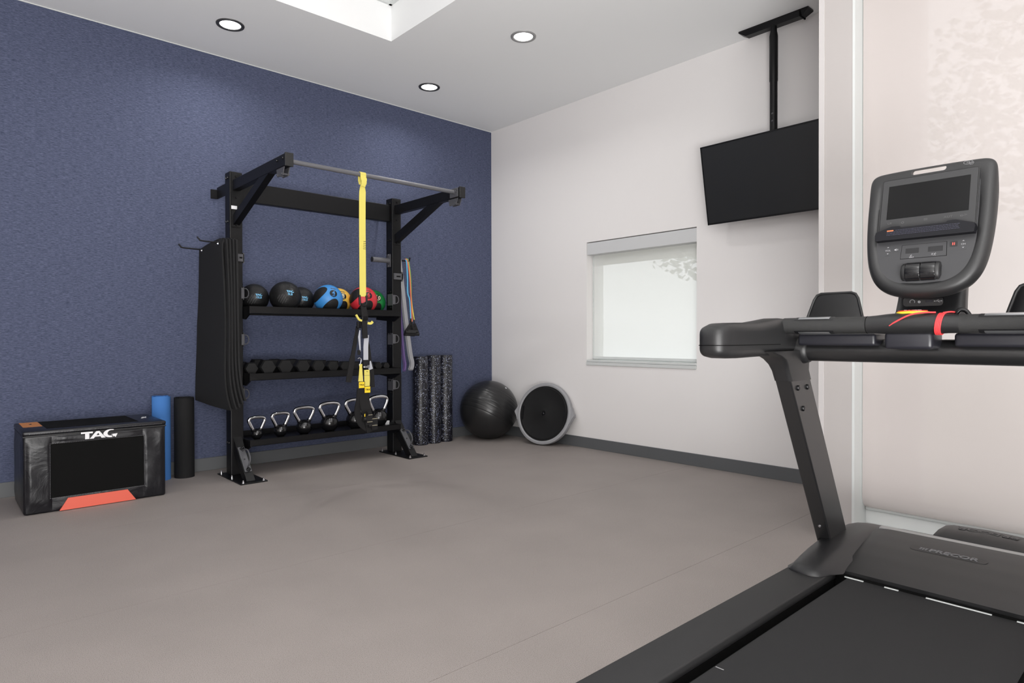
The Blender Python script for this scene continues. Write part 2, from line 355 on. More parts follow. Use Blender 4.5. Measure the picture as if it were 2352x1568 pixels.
def place(bm, o, ux, uy, un=None):
    ux = Vector(ux).normalized(); uy = Vector(uy).normalized(); n = ux.cross(uy) if un is None else Vector(un)
    mm = Matrix((ux, uy, n)).transposed().to_4x4(); mm.translation = Vector(o)
    bmesh.ops.transform(bm, matrix=mm, verts=bm.verts); return bm
def copy_tree(o, parent=None):
    n = o.copy(); COL.objects.link(n); n.parent = parent
    for ch in [x for x in bpy.data.objects if x.parent == o]: copy_tree(ch, n)
    return n

# ================================================================== THE SETTING
XW = -1.20          # room face of the projecting window wall
YJ = -4.225         # its free corner
def struct(name, bm, m, parent=None, smooth=False):
    o = ob(name, bm, m, parent, smooth); o['kind'] = 'structure'; return o
fl = struct('floor', box(B(), (-8.6, -8.3, -0.14), (0.0, 0.0, -0.012)), 'dark')
ys = [0, -1.335, -2.668, -4.0, -5.335, -6.67, -8.3]
for a, b in zip(ys, ys[1:]):
    o = ob('floor_roll', box(B(), (-8.6, b+0.0007, -0.012), (0, a-0.0007, 0)), 'floor', fl)
wl = struct('wall_left', box(B(), (-8.6, 0, -0.14), (0.15, 0.14, CEIL+0.4)), 'wallpaper')
# back wall with the small window opening
wy0, wy1, wz0, wz1 = -2.711, -1.466, 0.835, 2.060
bm = B()
box(bm, (0, wy1, -0.14), (0.22, 0, CEIL+0.4)); box(bm, (0, YJ-0.15, -0.14), (0.22, wy0, CEIL+0.4))
box(bm, (0, wy0, -0.14), (0.22, wy1, wz0)); box(bm, (0, wy0, wz1), (0.22, wy1, CEIL+0.4))
struct('wall_back', bm, 'white_wall')
# projecting wall with the large window
ly0, ly1, lz0, lz1 = -8.0, -4.395, 0.07, 3.25
bm = B()
box(bm, (XW, ly1, 0), (0, YJ, CEIL)); box(bm, (XW, ly0, 0), (XW+0.24, ly1, lz0)); box(bm, (XW, ly0, lz1), (XW+0.24, ly1, CEIL))
box(bm, (XW, -8.3, 0), (XW+0.24, ly0, CEIL))
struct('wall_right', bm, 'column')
struct('wall_front', box(B(), (-8.6, -8.45, -0.14), (0.15, -8.3, CEIL+0.4)), 'white_wall')
struct('wall_side', box(B(), (-8.75, -8.3, -0.14), (-8.6, 0.15, CEIL+0.4)), 'white_wall')
# ceiling with raised tray
tx0, tx1, ty0, ty1 = -5.7, -2.10, -4.4, -1.213
TH = 0.305
bm = B()
box(bm, (-8.6, ty1, CEIL), (0, 0, CEIL+0.05)); box(bm, (-8.6, -8.3, CEIL), (0, ty0, CEIL+0.05))
box(bm, (tx1, ty0, CEIL), (0, ty1, CEIL+0.05)); box(bm, (-8.6, ty0, CEIL), (tx0, ty1, CEIL+0.05))
box(bm, (tx0-.05, ty0-.05, CEIL+0.05), (tx0, ty1+.05, CEIL+TH)); box(bm, (tx1, ty0-.05, CEIL+0.05), (tx1+.05, ty1+.05, CEIL+TH))
box(bm, (tx0, ty0-.05, CEIL+0.05), (tx1, ty0, CEIL+TH)); box(bm, (tx0, ty1, CEIL+0.05), (tx1, ty1+.05, CEIL+TH))
box(bm, (tx0-.05, ty0-.05, CEIL+TH), (tx1+.05, ty1+.05, CEIL+TH+0.05))
ce = struct('ceiling', bm, 'ceiling')
bm = B()
box(bm, (tx0, ty1-0.025, CEIL+TH-0.02), (tx1, ty1, CEIL+TH)); box(bm, (tx1-0.025, ty0, CEIL+TH-0.02), (tx1, ty1, CEIL+TH))
struct('trim_1', bm, 'trim')
struct('baseboard_left', box(B(), (-8.6, -0.012, 0), (-0.012, 0, 0.106), 0.002, 1), 'base')
struct('baseboard_back', box(B(), (-0.012, YJ, 0), (0, -0.0, 0.106), 0.002, 1), 'base')
bm = B(); box(bm, (XW-0.006, YJ-0.024, 0), (XW, YJ+0.006, CEIL), 0.001, 1); box(bm, (XW, YJ, 0), (XW+0.02, YJ+0.006, CEIL))
struct('trim_2', bm, 'guard')                       # corner guard
bm = B(); box(bm, (XW-0.002, ly1-0.012, lz0), (XW+0.165, ly1+0.001, lz1)); struct('trim_3', bm, 'trim')   # bright window return
# thin reveal bead where the blue wall meets the ceiling
struct('trim_4', box(B(), (-8.6, -0.006, CEIL-0.006), (0, 0, CEIL)), 'trim')

# windows ----------------------------------------------------------
w1 = empty('window_1', (0.15, (wy0+wy1)/2, wz0)); w1['kind'] = 'structure'
bm = B(); fx0, fx1 = 0.15, 0.20
box(bm, (fx0, wy0, wz0), (fx1, wy0+0.05, wz1)); box(bm, (fx0, wy1-0.05, wz0), (fx1, wy1, wz1))
box(bm, (fx0+.002, wy0+.05, wz0), (fx1-.002, wy1-.05, wz0+0.06)); box(bm, (fx0+.002, wy0+.05, wz1-0.05), (fx1-.002, wy1-.05, wz1))
ob('window_frame', bm, 'frame', w1)
ob('pane', box(B(), (0.172, wy0+0.05, wz0+0.06), (0.178, wy1-0.05, wz1-0.05)), 'glass', w1)
bm = B(); box(bm, (-0.012, wy0-0.0, wz0-0.002), (0.15, wy1+0.0, wz0+0.028), 0.003, 1)
box(bm, (-0.004, wy0, wz0+0.030), (0.15, wy1, wz0+0.050), 0.002, 1)
ob('window_sill', bm, 'trim', w1)
w2 = empty('window_2', (XW+0.15, -6.2, lz0)); w2['kind'] = 'structure'
bm = B(); fx0, fx1 = XW+0.17, XW+0.23
for y in (ly1-0.055, -6.2, ly0): box(bm, (fx0, y, lz0+0.131), (fx1, y+0.055, lz1-0.061))
box(bm, (fx0-.002, ly0, lz0), (fx1+.002, ly1, lz0+0.13)); box(bm, (fx0-.002, ly0, lz1-0.06), (fx1+.002, ly1, lz1))
ob('window_frame', bm, 'frame', w2)
ob('pane', box(B(), (XW+0.195, -6.2+.055, lz0+0.13), (XW+0.200, ly1-0.055, lz1-0.06)), 'glass', w2)
ob('pane', box(B(), (XW+0.195, ly0+.055, lz0+0.13), (XW+0.200, -6.2, lz1-0.06)), 'glass', w2)
bm = B(); box(bm, (XW-0.01, ly0, lz0-0.01), (XW+0.17, ly1-0.012, lz0+0.014), 0.003, 1); ob('window_sill', bm, 'trim', w2)

struct('trim_5', box(B(), (0.24, wy0-0.4, 1.885), (0.50, wy1+0.4, 2.3)), 'ground')      # outside soffit above the small window

# roller shades
t = empty('roller_shade', (0.04, -2.09, wz1), 'small white roller shade with a pale grey cassette in the square window', 'shade')
bm = B(); box(bm, (0.002, wy0+0.002, 1.932), (0.125, wy1-0.002, wz1-0.008), 0.003, 1); ob('cassette', bm, 'valance', t)
bm = B(); bm.faces.new([bm.verts.new(q) for q in ((0.098, wy0+0.004, 0.915), (0.098, wy1-0.012, 0.915), (0.098, wy1-0.012, 1.94), (0.098, wy0+0.004, 1.94))]); ob('fabric', bm, 'shade_s', t)
bm = B(); box(bm, (0.090, wy0+0.004, 0.890), (0.108, wy1-0.012, 0.918), 0.004, 2); ob('hem_bar', bm, 'trim', t)
ob('side_channel', box(B(), (0.088, wy1-0.014, 0.89), (0.112, wy1-0.002, 1.93)), 'trim', t, label='white side channel')
t = empty('roller_shade', (XW+0.09, -6.2, lz1), 'tall white roller shade covering the large window behind the treadmill', 'shade')
bm = B(); box(bm, (XW+0.03, ly0+0.01, lz1-0.10), (XW+0.15, ly1-0.014, lz1-0.002), 0.003, 1); ob('cassette', bm, 'valance', t)
SX = XW+0.095
bm = B(); rings = []
prof = [(0.0, lz1-0.08), (0.0, 0.34), (-0.004, 0.27), (-0.004, 0.235), (0.006, 0.205), (0.026, 0.186), (0.05, 0.176), (0.062, 0.17)]
for dx, z in prof: rings.append([(SX+dx, ly0+0.02, z), (SX+dx, ly1-0.02, z)])
for rr in (rings,):
    V = [[bm.verts.new(p) for p in r] for r in rr]
    for A_, B_ in zip(V, V[1:]): bm.faces.new((A_[0], A_[1], B_[1], B_[0]))
ob('fabric', bm, 'shade', t, smooth=True)
ob('hem_bar', tube(B(), [(SX+0.062, ly0+0.02, 0.166), (SX+0.062, ly1-0.02, 0.166)], 0.010, 10), 'trim', t, smooth=True)

# outdoors (seen only as a soft pattern through the shades)
struct('ground', box(B(), (0.3, -16, -0.5), (26, 8, -0.16)), 'ground')
def tree(x, y, h, r, label):
    t = empty('tree', (x, y, -0.16), label, 'tree', 'trees outside the windows')
    ob('trunk', tube(B(), spline([(x, y, -0.16), (x+.1, y+.05, h*.4), (x-.05, y-.1, h*.8)], 4), 0.12, 8, rs=None), 'bark', t, smooth=True)
    bm = B()
    for k in range(2600):
        th = random.uniform(0, 2*PI); ph = math.acos(random.uniform(-1, 1)); q = r*random.uniform(0.35, 1)**0.6
        p = Vector((x+q*math.sin(ph)*math.cos(th), y+q*math.sin(ph)*math.sin(th), h+0.8*q*math.cos(ph)))
        a = Vector((random.uniform(-1, 1), random.uniform(-1, 1), random.uniform(-1, 1))).normalized(); b_, c_ = frame_of(a); s = random.uniform(.03, .085)
        bm.faces.new([bm.verts.new(p+b_*s), bm.verts.new(p+c_*s*.6), bm.verts.new(p-b_*s), bm.verts.new(p-c_*s*.6)])
    ob('foliage', bm, 'leaf', t, kind='stuff')
tree(3.2, -1.0, 2.9, 1.3, 'leafy tree outside, showing faintly above the small window shade')
tree(3.9, -4.7, 3.6, 1.6, 'leafy tree outside, showing faintly behind the tall window shade')
tree(6.8, -7.9, 2.7, 1.7, 'leafy tree outside at the far right, behind the tall shade')

# ================================================================== CEILING FIXTURES
def downlight(x, y, trim, label, z=CEIL):
    t = empty('recessed_downlight', (x, y, z), label, 'ceiling light', 'recessed ceiling downlights')
    ob('trim_ring', lathe(B(), [(0.102, 0), (0.1, -0.006), (0.09, -0.009), (0.078, -0.006), (0.074, 0.0)], (x, y, z), seg=40), trim, t, smooth=True)
    ob('lens', lathe(B(), [(0, -0.0035), (0.060, -0.0035), (0.0755, -0.001)], (x, y, z), seg=40), 'lens', t, smooth=True)
    l = bpy.data.lights.new('downlight_lamp', 'AREA'); l.shape = 'DISK'; l.size = 0.14; l.energy = 7; l.color = (1, 0.985, 0.965); l.spread = math.radians(150)
    o = bpy.data.objects.new('downlight_lamp', l); COL.objects.link(o); o.parent = t; o.location = (0, 0, -0.012)
    return t
downlight(-3.161, -0.627, 'dark_trim', 'round recessed downlight with dark trim, nearest the left edge of the ceiling')
downlight(-1.323, -0.636, 'dark_trim', 'round recessed downlight with dark trim, near the corner of the two walls')
downlight(-1.364, -1.991, 'gray_trim', 'round recessed downlight with pale grey trim, right of the ceiling recess')

# television on its ceiling mount
t = empty('television_mount', (-0.13, -3.45, CEIL), 'black ceiling mount plate and long pole holding the television', 'tv mount')
bm = B(); f = lambda u, v, d: Vector((-0.115+v, -3.45+u, CEIL-d))
pl = [(-0.27, -0.045), (0.27, -0.045), (0.27, 0.045), (-0.27, 0.045)]
lo = [(-0.22, -0.03), (0.22, -0.03), (0.22, 0.03), (-0.22, 0.03)]
loft(bm, [[f(u, v, 0) for u, v in pl], [f(u, v, 0.012) for u, v in pl], [f(u, v, 0.045) for u, v in lo]])
ob('ceiling_plate', bm, 'powder', t)
bm = B(); box(bm, (-0.16, -3.665, CEIL-0.049), (-0.07, -3.655, CEIL-0.006)); ob('plate_seam', bm, 'dark', t)
bm = B(); lathe(bm, [(0.022, 0), (0.024, -0.05), (0.027, -0.06), (0.031, -0.085), (0.031, -0.42), (0.028, -0.43), (0.028, -0.95)], (-0.13, -3.45, CEIL-0.035), seg=24)
ob('pole', bm, 'powder', t, smooth=True)
bm = B()
for zz in (2.80, 2.745): lathe(bm, [(0.008, 0), (0.006, 0.008), (0, 0.008)], (-0.158, -3.455, zz), (-1, 0, 0), 10)
ob('bolt', bm, 'steel_gray', t)
bm = B(); box(bm, (-0.125, -3.57, 2.28), (-0.10, -3.33, 2.52), 0.004); box(bm, (-0.155, -3.48, 2.36), (-0.105, -3.42, 2.58), 0.004); ob('tilt_bracket', bm, 'powder', t)
a = math.radians(11.0)
mw = Matrix.Translation((-0.205, -3.45, 2.335)) @ Matrix.Rotation(-a, 4, 'Y')
t = empty('television', mw=mw, label='black flat television tilted down, hanging from the ceiling pole', cat='television')
TW, THh = 1.09, 0.625
ob('television_body', box(B(), (0.012, -TW/2, -THh/2), (0.042, TW/2, THh/2), 0.004), 'tvb', t, local=True)
bm = B(); bw = 0.010
box(bm, (-0.002, -TW/2, -THh/2), (0.012, -TW/2+bw, THh/2)); box(bm, (-0.002, TW/2-bw, -THh/2), (0.012, TW/2, THh/2))
box(bm, (-0.002, -TW/2, -THh/2), (0.012, TW/2, -THh/2+bw*1.3)); box(bm, (-0.002, -TW/2, THh/2-bw), (0.012, TW/2, THh/2))
ob('bezel', bm, 'tvb', t, local=True)
ob('screen', box(B(), (0.001, -TW/2+bw, -THh/2+bw*1.3), (0.012, TW/2-bw, THh/2-bw)), 'tv', t, local=True)

# ================================================================== STORAGE RACK
RK = empty('storage_rack', (-2.30, -0.36, 0), 'black steel training rack with pull-up bar, three shelves and wall brackets', 'rack')
LX0, LX1, RX0, RX1, PY0, PY1, PZ = -3.10, -3.00, -1.60, -1.50, -0.41, -0.30, 2.447
def bolt(bm, p, ax, r=0.010): return lathe(bm, [(r, 0), (r, 0.004), (r*.8, 0.009), (r*.35, 0.009), (r*.3, 0.005), (0, 0.005)], p, ax, 12)
for X0, X1, sgn in ((LX0, LX1, -1), (RX0, RX1, 1)):
    po = ob('upright_post', box(B(), (X0, PY0, 0.01), (X1, PY1, PZ), 0.006), 'powder', RK)
    bm = B()
    for z in (2.40, 2.05, 1.55, 1.15, 0.70, 0.27):
        bolt(bm, (X0, PY0+0.035, z), (-1, 0, 0)); bolt(bm, (X0, PY0+0.075, z), (-1, 0, 0))
    for z in (2.41, 2.24, 2.02): bolt(bm, ((X0+X1)/2, PY0-0.006, z), (0, -1, 0))
    ob('bolt', bm, 'bolt', po)
    ob('arm_plate', box(B(), (X0+0.012, PY0-0.006, 2.0), (X1-0.012, PY0, 2.435), 0.002, 1), 'powder', po)
    # base plate and anchors
    bx0, bx1 = (X0-0.05, X1+0.055)
    bp = ob('base_plate', box(B(), (bx0, -0.765, 0.0), (bx1, -0.235, 0.010), 0.002, 1), 'powder', RK)
    for ax_, ay_ in ((bx0+.025, -.745), (bx1-.025, -.745), (bx0+.025, -.50), (bx1-.025, -.50), (bx0+.025, -.255), (bx1-.025, -.255)):
        ob('anchor_bolt', lathe(B(), [(0.013, 0.010), (0.013, 0.013), (0.009, 0.013), (0.009, 0.021), (0.0055, 0.021), (0.0055, 0.032), (0, 0.034)], (ax_, ay_, 0), seg=10), 'chrome', bp)
    # slanted foot with handle
    xa, xb = (X0+0.018, X1-0.018) if sgn < 0 else (X0+0.022, X1-0.012)
    bm = B()
    hexa(bm, [(xa, -0.60, 0.01), (xb, -0.60, 0.01), (xb, -0.41, 0.20), (xa, -0.41, 0.20), (xa, -0.70, 0.01), (xb, -0.70, 0.01), (xb, -0.41, 0.315), (xa, -0.41, 0.315)])
    gf = ob('slanted_foot', bm, 'powder', RK)
    d = Vector((0, 0.29, 0.305)).normalized(); nn = Vector((0, -0.305, 0.29)).normalized(); xm = (xa+xb)/2; o0 = Vector((xm, -0.70, 0.01))
    fn = lambda u, v, dd: o0+Vector((u, 0, 0))+d*v+nn*dd
    bm = prism(B(), rrect(0.052, 0.235, 0.004, 2, 0.0, 0.20), fn, 0.0, 0.006); ob('foot_plate', bm, 'steel_gray', gf)
    bm = B()
    for v_ in (0.10, 0.30): lathe(bm, [(0.017, 0), (0.017, 0.006), (0.010, 0.008), (0.006, 0.004), (0, 0.004)], fn(0.004, v_, 0.006), nn, 14)
    lathe(bm, [(0.007, 0), (0, 0.001)], fn(0, 0.20, 0.006), nn, 10)
    ob('bolt', bm, 'bolt', gf)
    bm = tube(B(), spline([fn(0.006, 0.125, 0.0), fn(0.010, 0.130, 0.030), fn(0.020, 0.16, 0.056), fn(0.022, 0.205, 0.062), fn(0.020, 0.25, 0.056), fn(0.008, 0.275, 0.028), fn(0.0, 0.278, 0.0)], 5), 0.006, 8)
    ob('anchor_handle', bm, 'steel_gray', gf, smooth=True)
    # overhead arm with brace
    ax0, ax1 = (X0+0.022, X1-0.022)
    ar = ob('overhead_arm', box(B(), (ax0, -1.425, 2.295), (ax1, PY0-0.006, 2.378), 0.004), 'powder', RK)
    hx = [(ax0, PY0-0.006, 2.035), (ax1, PY0-0.006, 2.035), (ax1, -1.10, 2.30), (ax0, -1.10, 2.30)]
    bm = hexa(B(), [(ax0+.003, -0.416, 2.02), (ax1-.003, -0.416, 2.02), (ax1-.003, -1.14, 2.298), (ax0+.003, -1.14, 2.298), (ax0+.003, -0.416, 2.10), (ax1-.003, -0.416, 2.10), (ax1-.003, -0.96, 2.298), (ax0+.003, -0.96, 2.298)])
    ob('diagonal_brace', bm, 'powder', ar)
    ob('end_cap', box(B(), (ax0-0.002, -1.440, 2.290), (ax1+0.002, -1.425, 2.383), 0.003), 'rubber', ar)
    bm = B()
    for yy in (-1.30, -1.40): bolt(bm, (ax0, yy, 2.35), (-1, 0, 0), 0.008)
    ob('bolt', bm, 'bolt', ar)
    # hanging bracket under the arm tip
    xc = (ax0+ax1)/2
    bm = prism(B(), [(-0.07, 0), (0.06, 0), (0.045, -0.055), (-0.045, -0.055)], lambda u, v, dd: Vector((xc+dd, -1.33+u, 2.293+v)), -0.022, -0.016)
    prism(bm, [(-0.07, 0), (0.06, 0), (0.045, -0.055), (-0.045, -0.055)], lambda u, v, dd: Vector((xc+dd, -1.33+u, 2.293+v)), 0.016, 0.022)
    cyl(bm, (xc-0.03, -1.365, 2.250), (xc+0.03, -1.365, 2.250), 0.007, 10); cyl(bm, (xc-0.03, -1.295, 2.250), (xc+0.03, -1.295, 2.250), 0.007, 10)
    ob('hanging_bracket', bm, 'steel_gray', ar)
    # D ring brackets
    side = X1 if sgn < 0 else X0; dirx = 1 if sgn < 0 else -1
    for z in ((1.475, 1.10, 0.66)):
        bm = B()
        box(bm, (min(side, side+dirx*0.005), PY0-0.01, z-0.055), (max(side, side+dirx*0.005), PY1-0.03, z+0.055), 0.001, 1)
        px = (X1-0.018, X1+0.008) if sgn < 0 else (X0-0.005, X0+0.028)
        box(bm, (px[0], PY0-0.012, z-0.045), (px[1], PY0-0.0005, z+0.045), 0.002, 1)
        dr = ob('ring_bracket', bm, 'steel_gray', po)
        xr = X1+0.004 if sgn < 0 else X0+0.022
        rr = spline([(xr, PY0-0.014, z+0.036), (xr+0.014, PY0-0.022, z+0.036), (xr+0.028, PY0-0.026, z+0.018), (xr+0.030, PY0-0.026, z-0.012), (xr+0.018, PY0-0.022, z-0.034), (xr, PY0-0.014, z-0.036)], 4)
        ob('d_ring', tube(B(), rr, 0.0042, 8), 'steel_gray', po, smooth=True)
        bm = B()
        for zz in (z+0.075, z-0.075): bolt(bm, (side, PY0+0.03, zz), (dirx, 0, 0), 0.009)
        ob('bolt', bm, 'bolt', po)
    # slotted bracket
    z = 1.70 if sgn > 0 else 1.76
    xs = (X1-0.045, X1+0.006) if sgn < 0 else (X0+0.012, X1+0.012)
    bm = B()
    box(bm, (xs[0], PY0-0.012, z-0.030), (xs[1], PY0-0.0005, z-0.007)); box(bm, (xs[0], PY0-0.012, z+0.007), (xs[1], PY0-0.0005, z+0.030))
    box(bm, (xs[0], PY0-0.012, z-0.007), (xs[0]+(xs[1]-xs[0])*0.28, PY0-0.0005, z+0.007)); box(bm, (xs[0]+(xs[1]-xs[0])*0.74, PY0-0.012, z-0.007), (xs[1], PY0-0.0005, z+0.007))
    if sgn > 0: box(bm, (X1, PY0-0.012, z-0.045), (X1+0.012, PY0+0.08, z+0.045))
    else: box(bm, (X1, PY0-0.012, z-0.04), (X1+0.008, PY0+0.08, z+0.04))
    ob('slotted_bracket', bm, 'steel_gray', po)
# white sticker on the left post
ob('sticker', box(B(), (LX0+0.010, PY0-0.008, 2.145), (LX0+0.055, PY0-0.006, 2.172)), 'ink_white', RK, label='small white sticker on the left post')
# pull-up bar
bm = B(); cyl(bm, (LX1-0.02, -1.36, 2.345), (RX0+0.02, -1.36, 2.345), 0.0165, 20)
pb = ob('pull_up_bar', bm, 'bar', RK, smooth=True)
for xx, dd in ((LX1-0.022, 1), (RX0+0.022, -1)):
    bm = B(); box(bm, (min(xx, xx+dd*0.007), -1.415, 2.30), (max(xx, xx+dd*0.007), -1.305, 2.375), 0.002, 1)
    for yy in (-1.395, -1.325): bolt(bm, (xx+dd*0.007, yy, 2.345), (dd, 0, 0), 0.008)
    ob('bar_flange', bm, 'steel_gray', pb)
# cross beam and wall brackets
cb = ob('cross_beam', box(B(), (LX1, -0.375, 2.225), (RX0, -0.315, 2.385), 0.006), 'powder', RK)
for X0, x1 in ((-3.118, -3.060), (-1.56, -1.50)):
    bm = B(); box(bm, (X0, -0.010, 2.290), (x1, -0.0005, 2.368), 0.002, 1); box(bm, (x1-0.008, PY1-0.0, 2.290), (x1, -0.010, 2.385))
    ob('wall_bracket', bm, 'powder', RK)
# shelves
SH = []
SY0, SY1 = -0.55, -0.13
for k, (zl0, zl1, zp) in enumerate(((1.308, 1.367, 1.330), (0.772, 0.829, 0.812), (0.247, 0.297, 0.277))):
    bm = B()
    box(bm, (LX1+0.012, SY0, zl0), (RX0-0.002, SY0+0.004, zl1)); box(bm, (LX1+0.012, SY0, zl1-0.004), (RX0-0.002, SY0+0.018, zl1))
    box(bm, (LX1+0.012, SY0+0.004, zp-0.004), (RX0-0.002, SY1, zp)); box(bm, (LX1+0.012, SY1-0.004, zl0), (RX0-0.002, SY1, zp+0.045))
    box(bm, (LX1+0.012, SY0, zl0-0.0), (RX0-0.002, SY0+0.03, zl0+0.003))
    s = ob('shelf', bm, 'powder', RK); SH.append(s)
    for xx in (LX1, RX0-0.012):
        bm = prism(B(), [(SY0+0.0, zl1), (SY1, zl1), (SY1, zl0-0.02), (SY0+0.10, zl0-0.045), (SY0, zl0)], lambda u, v, d: Vector((xx+d, u, v)), 0, 0.012)
        ob('end_bracket', bm, 'powder', s)
# peg on the right post
bm = B(); cyl(bm, (RX0, -0.355, 1.852), (RX0-0.185, -0.355, 1.852), 0.024, 22); pg = ob('storage_peg', bm, 'bar', RK, smooth=True)
ob('peg_end_cap', lathe(B(), [(0.0245, 0), (0.0245, 0.004), (0.018, 0.006), (0, 0.0045)], (RX0-0.185, -0.355, 1.852), (-1, 0, 0), 22), 'rubber', pg, smooth=True)
bm = B(); box(bm, (RX0-0.007, -0.385, 1.79), (RX0, -0.325, 1.915), 0.003)
for zz in (1.80, 1.905): bolt(bm, (RX0-0.007, -0.355, zz), (-1, 0, 0), 0.009)
ob('peg_flange', bm, 'steel_gray', pg)
# mat hooks on the left post
mh = ob('hook_plate', box(B(), (LX0-0.007, -0.53, 1.825), (LX0, -0.07, 1.870), 0.003), 'powder', RK)
HOOKS = ((-0.10, 1.840), (-0.50, 1.854))
for y, z in HOOKS:
    x1 = -3.388 if y > -0.3 else -3.365
    ob('mat_hook', tube(B(), spline([(LX0-0.004, y, z), (-3.2, y, z), (x1+0.03, y, z+0.002), (x1+0.008, y, z+0.014), (x1-0.006, y, z+0.030)], 5), 0.0058, 10), 'powder', mh, smooth=True)
# hook on the right side for the bands
bh = ob('band_hook', tube(B(), spline([(RX1, -0.35, 1.865), (RX1+0.07, -0.35, 1.865), (RX1+0.125, -0.35, 1.867), (RX1+0.14, -0.35, 1.90)], 5), 0.007, 10), 'powder', RK, smooth=True)

# ---- exercise mats hanging on the hooks
mlab = ['dark grey exercise mat hanging on the hooks, outermost with its corner curled up', 'dark grey hanging mat right behind the outermost one', 'dark grey hanging mat, third from the outside of the stack', 'dark grey hanging mat, second from the rack post', 'dark grey hanging mat, innermost against the rack post']
for k in range(5):
    x0 = (-3.212, -3.186, -3.166, -3.146, -3.126)[k]; th = 0.013
    yb, yf = ((-0.030, -0.560), (-0.035, -0.600), (-0.035, -0.615), (-0.035, -0.630), (-0.035, -0.645))[k]
    zt = (1.880, 1.892, 1.892, 1.891, 1.888)[k]; zb = (0.55, 0.56, 0.575, 0.60, 0.625)[k]
    bm = B(); NZ, NY = 26, 8; grid = []
    for i in range(NZ+1):
        f_ = i/NZ; row = []
        z = zt+(zb-zt)*f_
        low = max(0, (f_-0.62)/0.38)
        for j in range(NY+1):
            g = j/NY; y = yb+(yf-yb)*g
            x = x0+(-3.118-x0)*0.25*math.sin(f_*PI)+0.004*math.sin(f_*5+k)*f_+0.065*low**3*(0.2+0.8*g)*(1-k*0.04)-0.042*min(1, f_*2)*(1-g)*(1-0.2*k)
            yy = y+0.018*f_*(1-g)-0.010*f_*g+0.004*math.sin(f_*4+k*0.7)
            zz = z
            if i == 0: zz -= 0.03*(1-g)**2*(1 if k else 1.2)+0.02*(g > .95)
            if k == 0 and f_ < 0.05: x += 0.022*max(0, g-0.6)*2.5*(1-f_/0.05); zz += 0.016*max(0, g-0.6)*2.5
            if i == NZ: zz += 0.05*(1-g)**1.5
            row.append(Vector((x, yy, zz)))
        grid.append(row)
    A_ = [[bm.verts.new(p-Vector((th/2, 0, 0))) for p in r] for r in grid]; C_ = [[bm.verts.new(p+Vector((th/2, 0, 0))) for p in r] for r in grid]
    for i in range(NZ):
        for j in range(NY):
            bm.faces.new((A_[i][j], A_[i][j+1], A_[i+1][j+1], A_[i+1][j])); bm.faces.new((C_[i][j], C_[i+1][j], C_[i+1][j+1], C_[i][j+1]))
        bm.faces.new((A_[i][0], A_[i+1][0], C_[i+1][0], C_[i][0])); bm.faces.new((A_[i][NY], C_[i][NY], C_[i+1][NY], A_[i+1][NY]))
    for j in range(NY):
        bm.faces.new((A_[0][j], C_[0][j], C_[0][j+1], A_[0][j+1])); bm.faces.new((A_[NZ][j], A_[NZ][j+1], C_[NZ][j+1], C_[NZ][j]))
    mt = ob('exercise_mat', bm, 'foam', None, smooth=True, angle=50)
    tag(mt, mlab[k], 'mat', 'exercise mats hanging on the rack')
    for y, z in HOOKS:
        bm = B(); n_ = 20
        xx = x0-th/2-0.001
        if y > -0.3 and k > 0: continue
        lathe(bm, [(0.0075, 0.0), (0.0115, 0.0), (0.0105, 0.0025), (0.0085, 0.0025), (0.0075, 0.0)], (xx-0.001, y, z-0.008), (-1, 0, 0), 16)
        ob('eyelet', bm, 'chrome', mt)

# ================================================================== BALLS ON THE TOP SHELF
def sph_frame(p):
    f_ = (CAM-p).normalized(); r_ = Vector((0, 0, 1)).cross(f_).normalized(); u_ = f_.cross(r_); return f_, r_, u_
def uvsphere(bm, p, R_, seg=48, ring=28, ax=(0, 0, 1)):
    return lathe(bm, [(R_*math.sin(PI*k/ring) if 0 < k < ring else 0, -R_*math.cos(PI*k/ring)) for k in range(ring+1)], p, ax, seg)
def on_sphere(bm, p, R_, dirn, right, eps):
    """bend a flat mesh (x right, y up, z thickness) onto a sphere round the direction dirn"""
    d = Vector(dirn).normalized(); r_ = (Vector(right)-d*d.dot(Vector(right))).normalized(); u_ = d.cross(r_)
    for v in bm.verts:
        q = (d+r_*(v.co.x/R_)+u_*(v.co.y/R_)).normalized(); v.co = Vector(p)+q*(R_+eps+v.co.z)
    return bm
def patch(p, R_, dirn, right, au, av, th, rings=7, seg=36, flat=0.0):
    """raised oval patch on a sphere; half angles au, av (radians)"""
    d = Vector(dirn).normalized(); r_ = (Vector(right)-d*d.dot(Vector(right))).normalized(); u_ = d.cross(r_); bm = B()
    def pt(k, a, e):
        m_ = k; x = m_*au*math.cos(a); y = m_*av*math.sin(a); ln = math.hypot(x, y)
        if ln < 1e-6: q = d
        else: q = d*math.cos(ln)+(r_*(x/ln)+u_*(y/ln))*math.sin(ln)
        return Vector(p)+q*(R_+e)
    R0 = [bm.verts.new(pt(0, 0, th))]; prev = R0
    for k in range(1, rings+1):
        e = th if k < rings else -0.001
        kk = k/(rings-1)*0.985 if k < rings else 1.0
        cur = [bm.verts.new(pt(kk, 2*PI*s_/seg, e)) for s_ in range(seg)]
        for s_ in range(seg):
            s2 = (s_+1) % seg
            if len(prev) == 1: bm.faces.new((prev[0], cur[s_], cur[s2]))
            else: bm.faces.new((prev[s_], prev[s2], cur[s2], cur[s_]))
        prev = cur
    return bm
ZS = 1.330
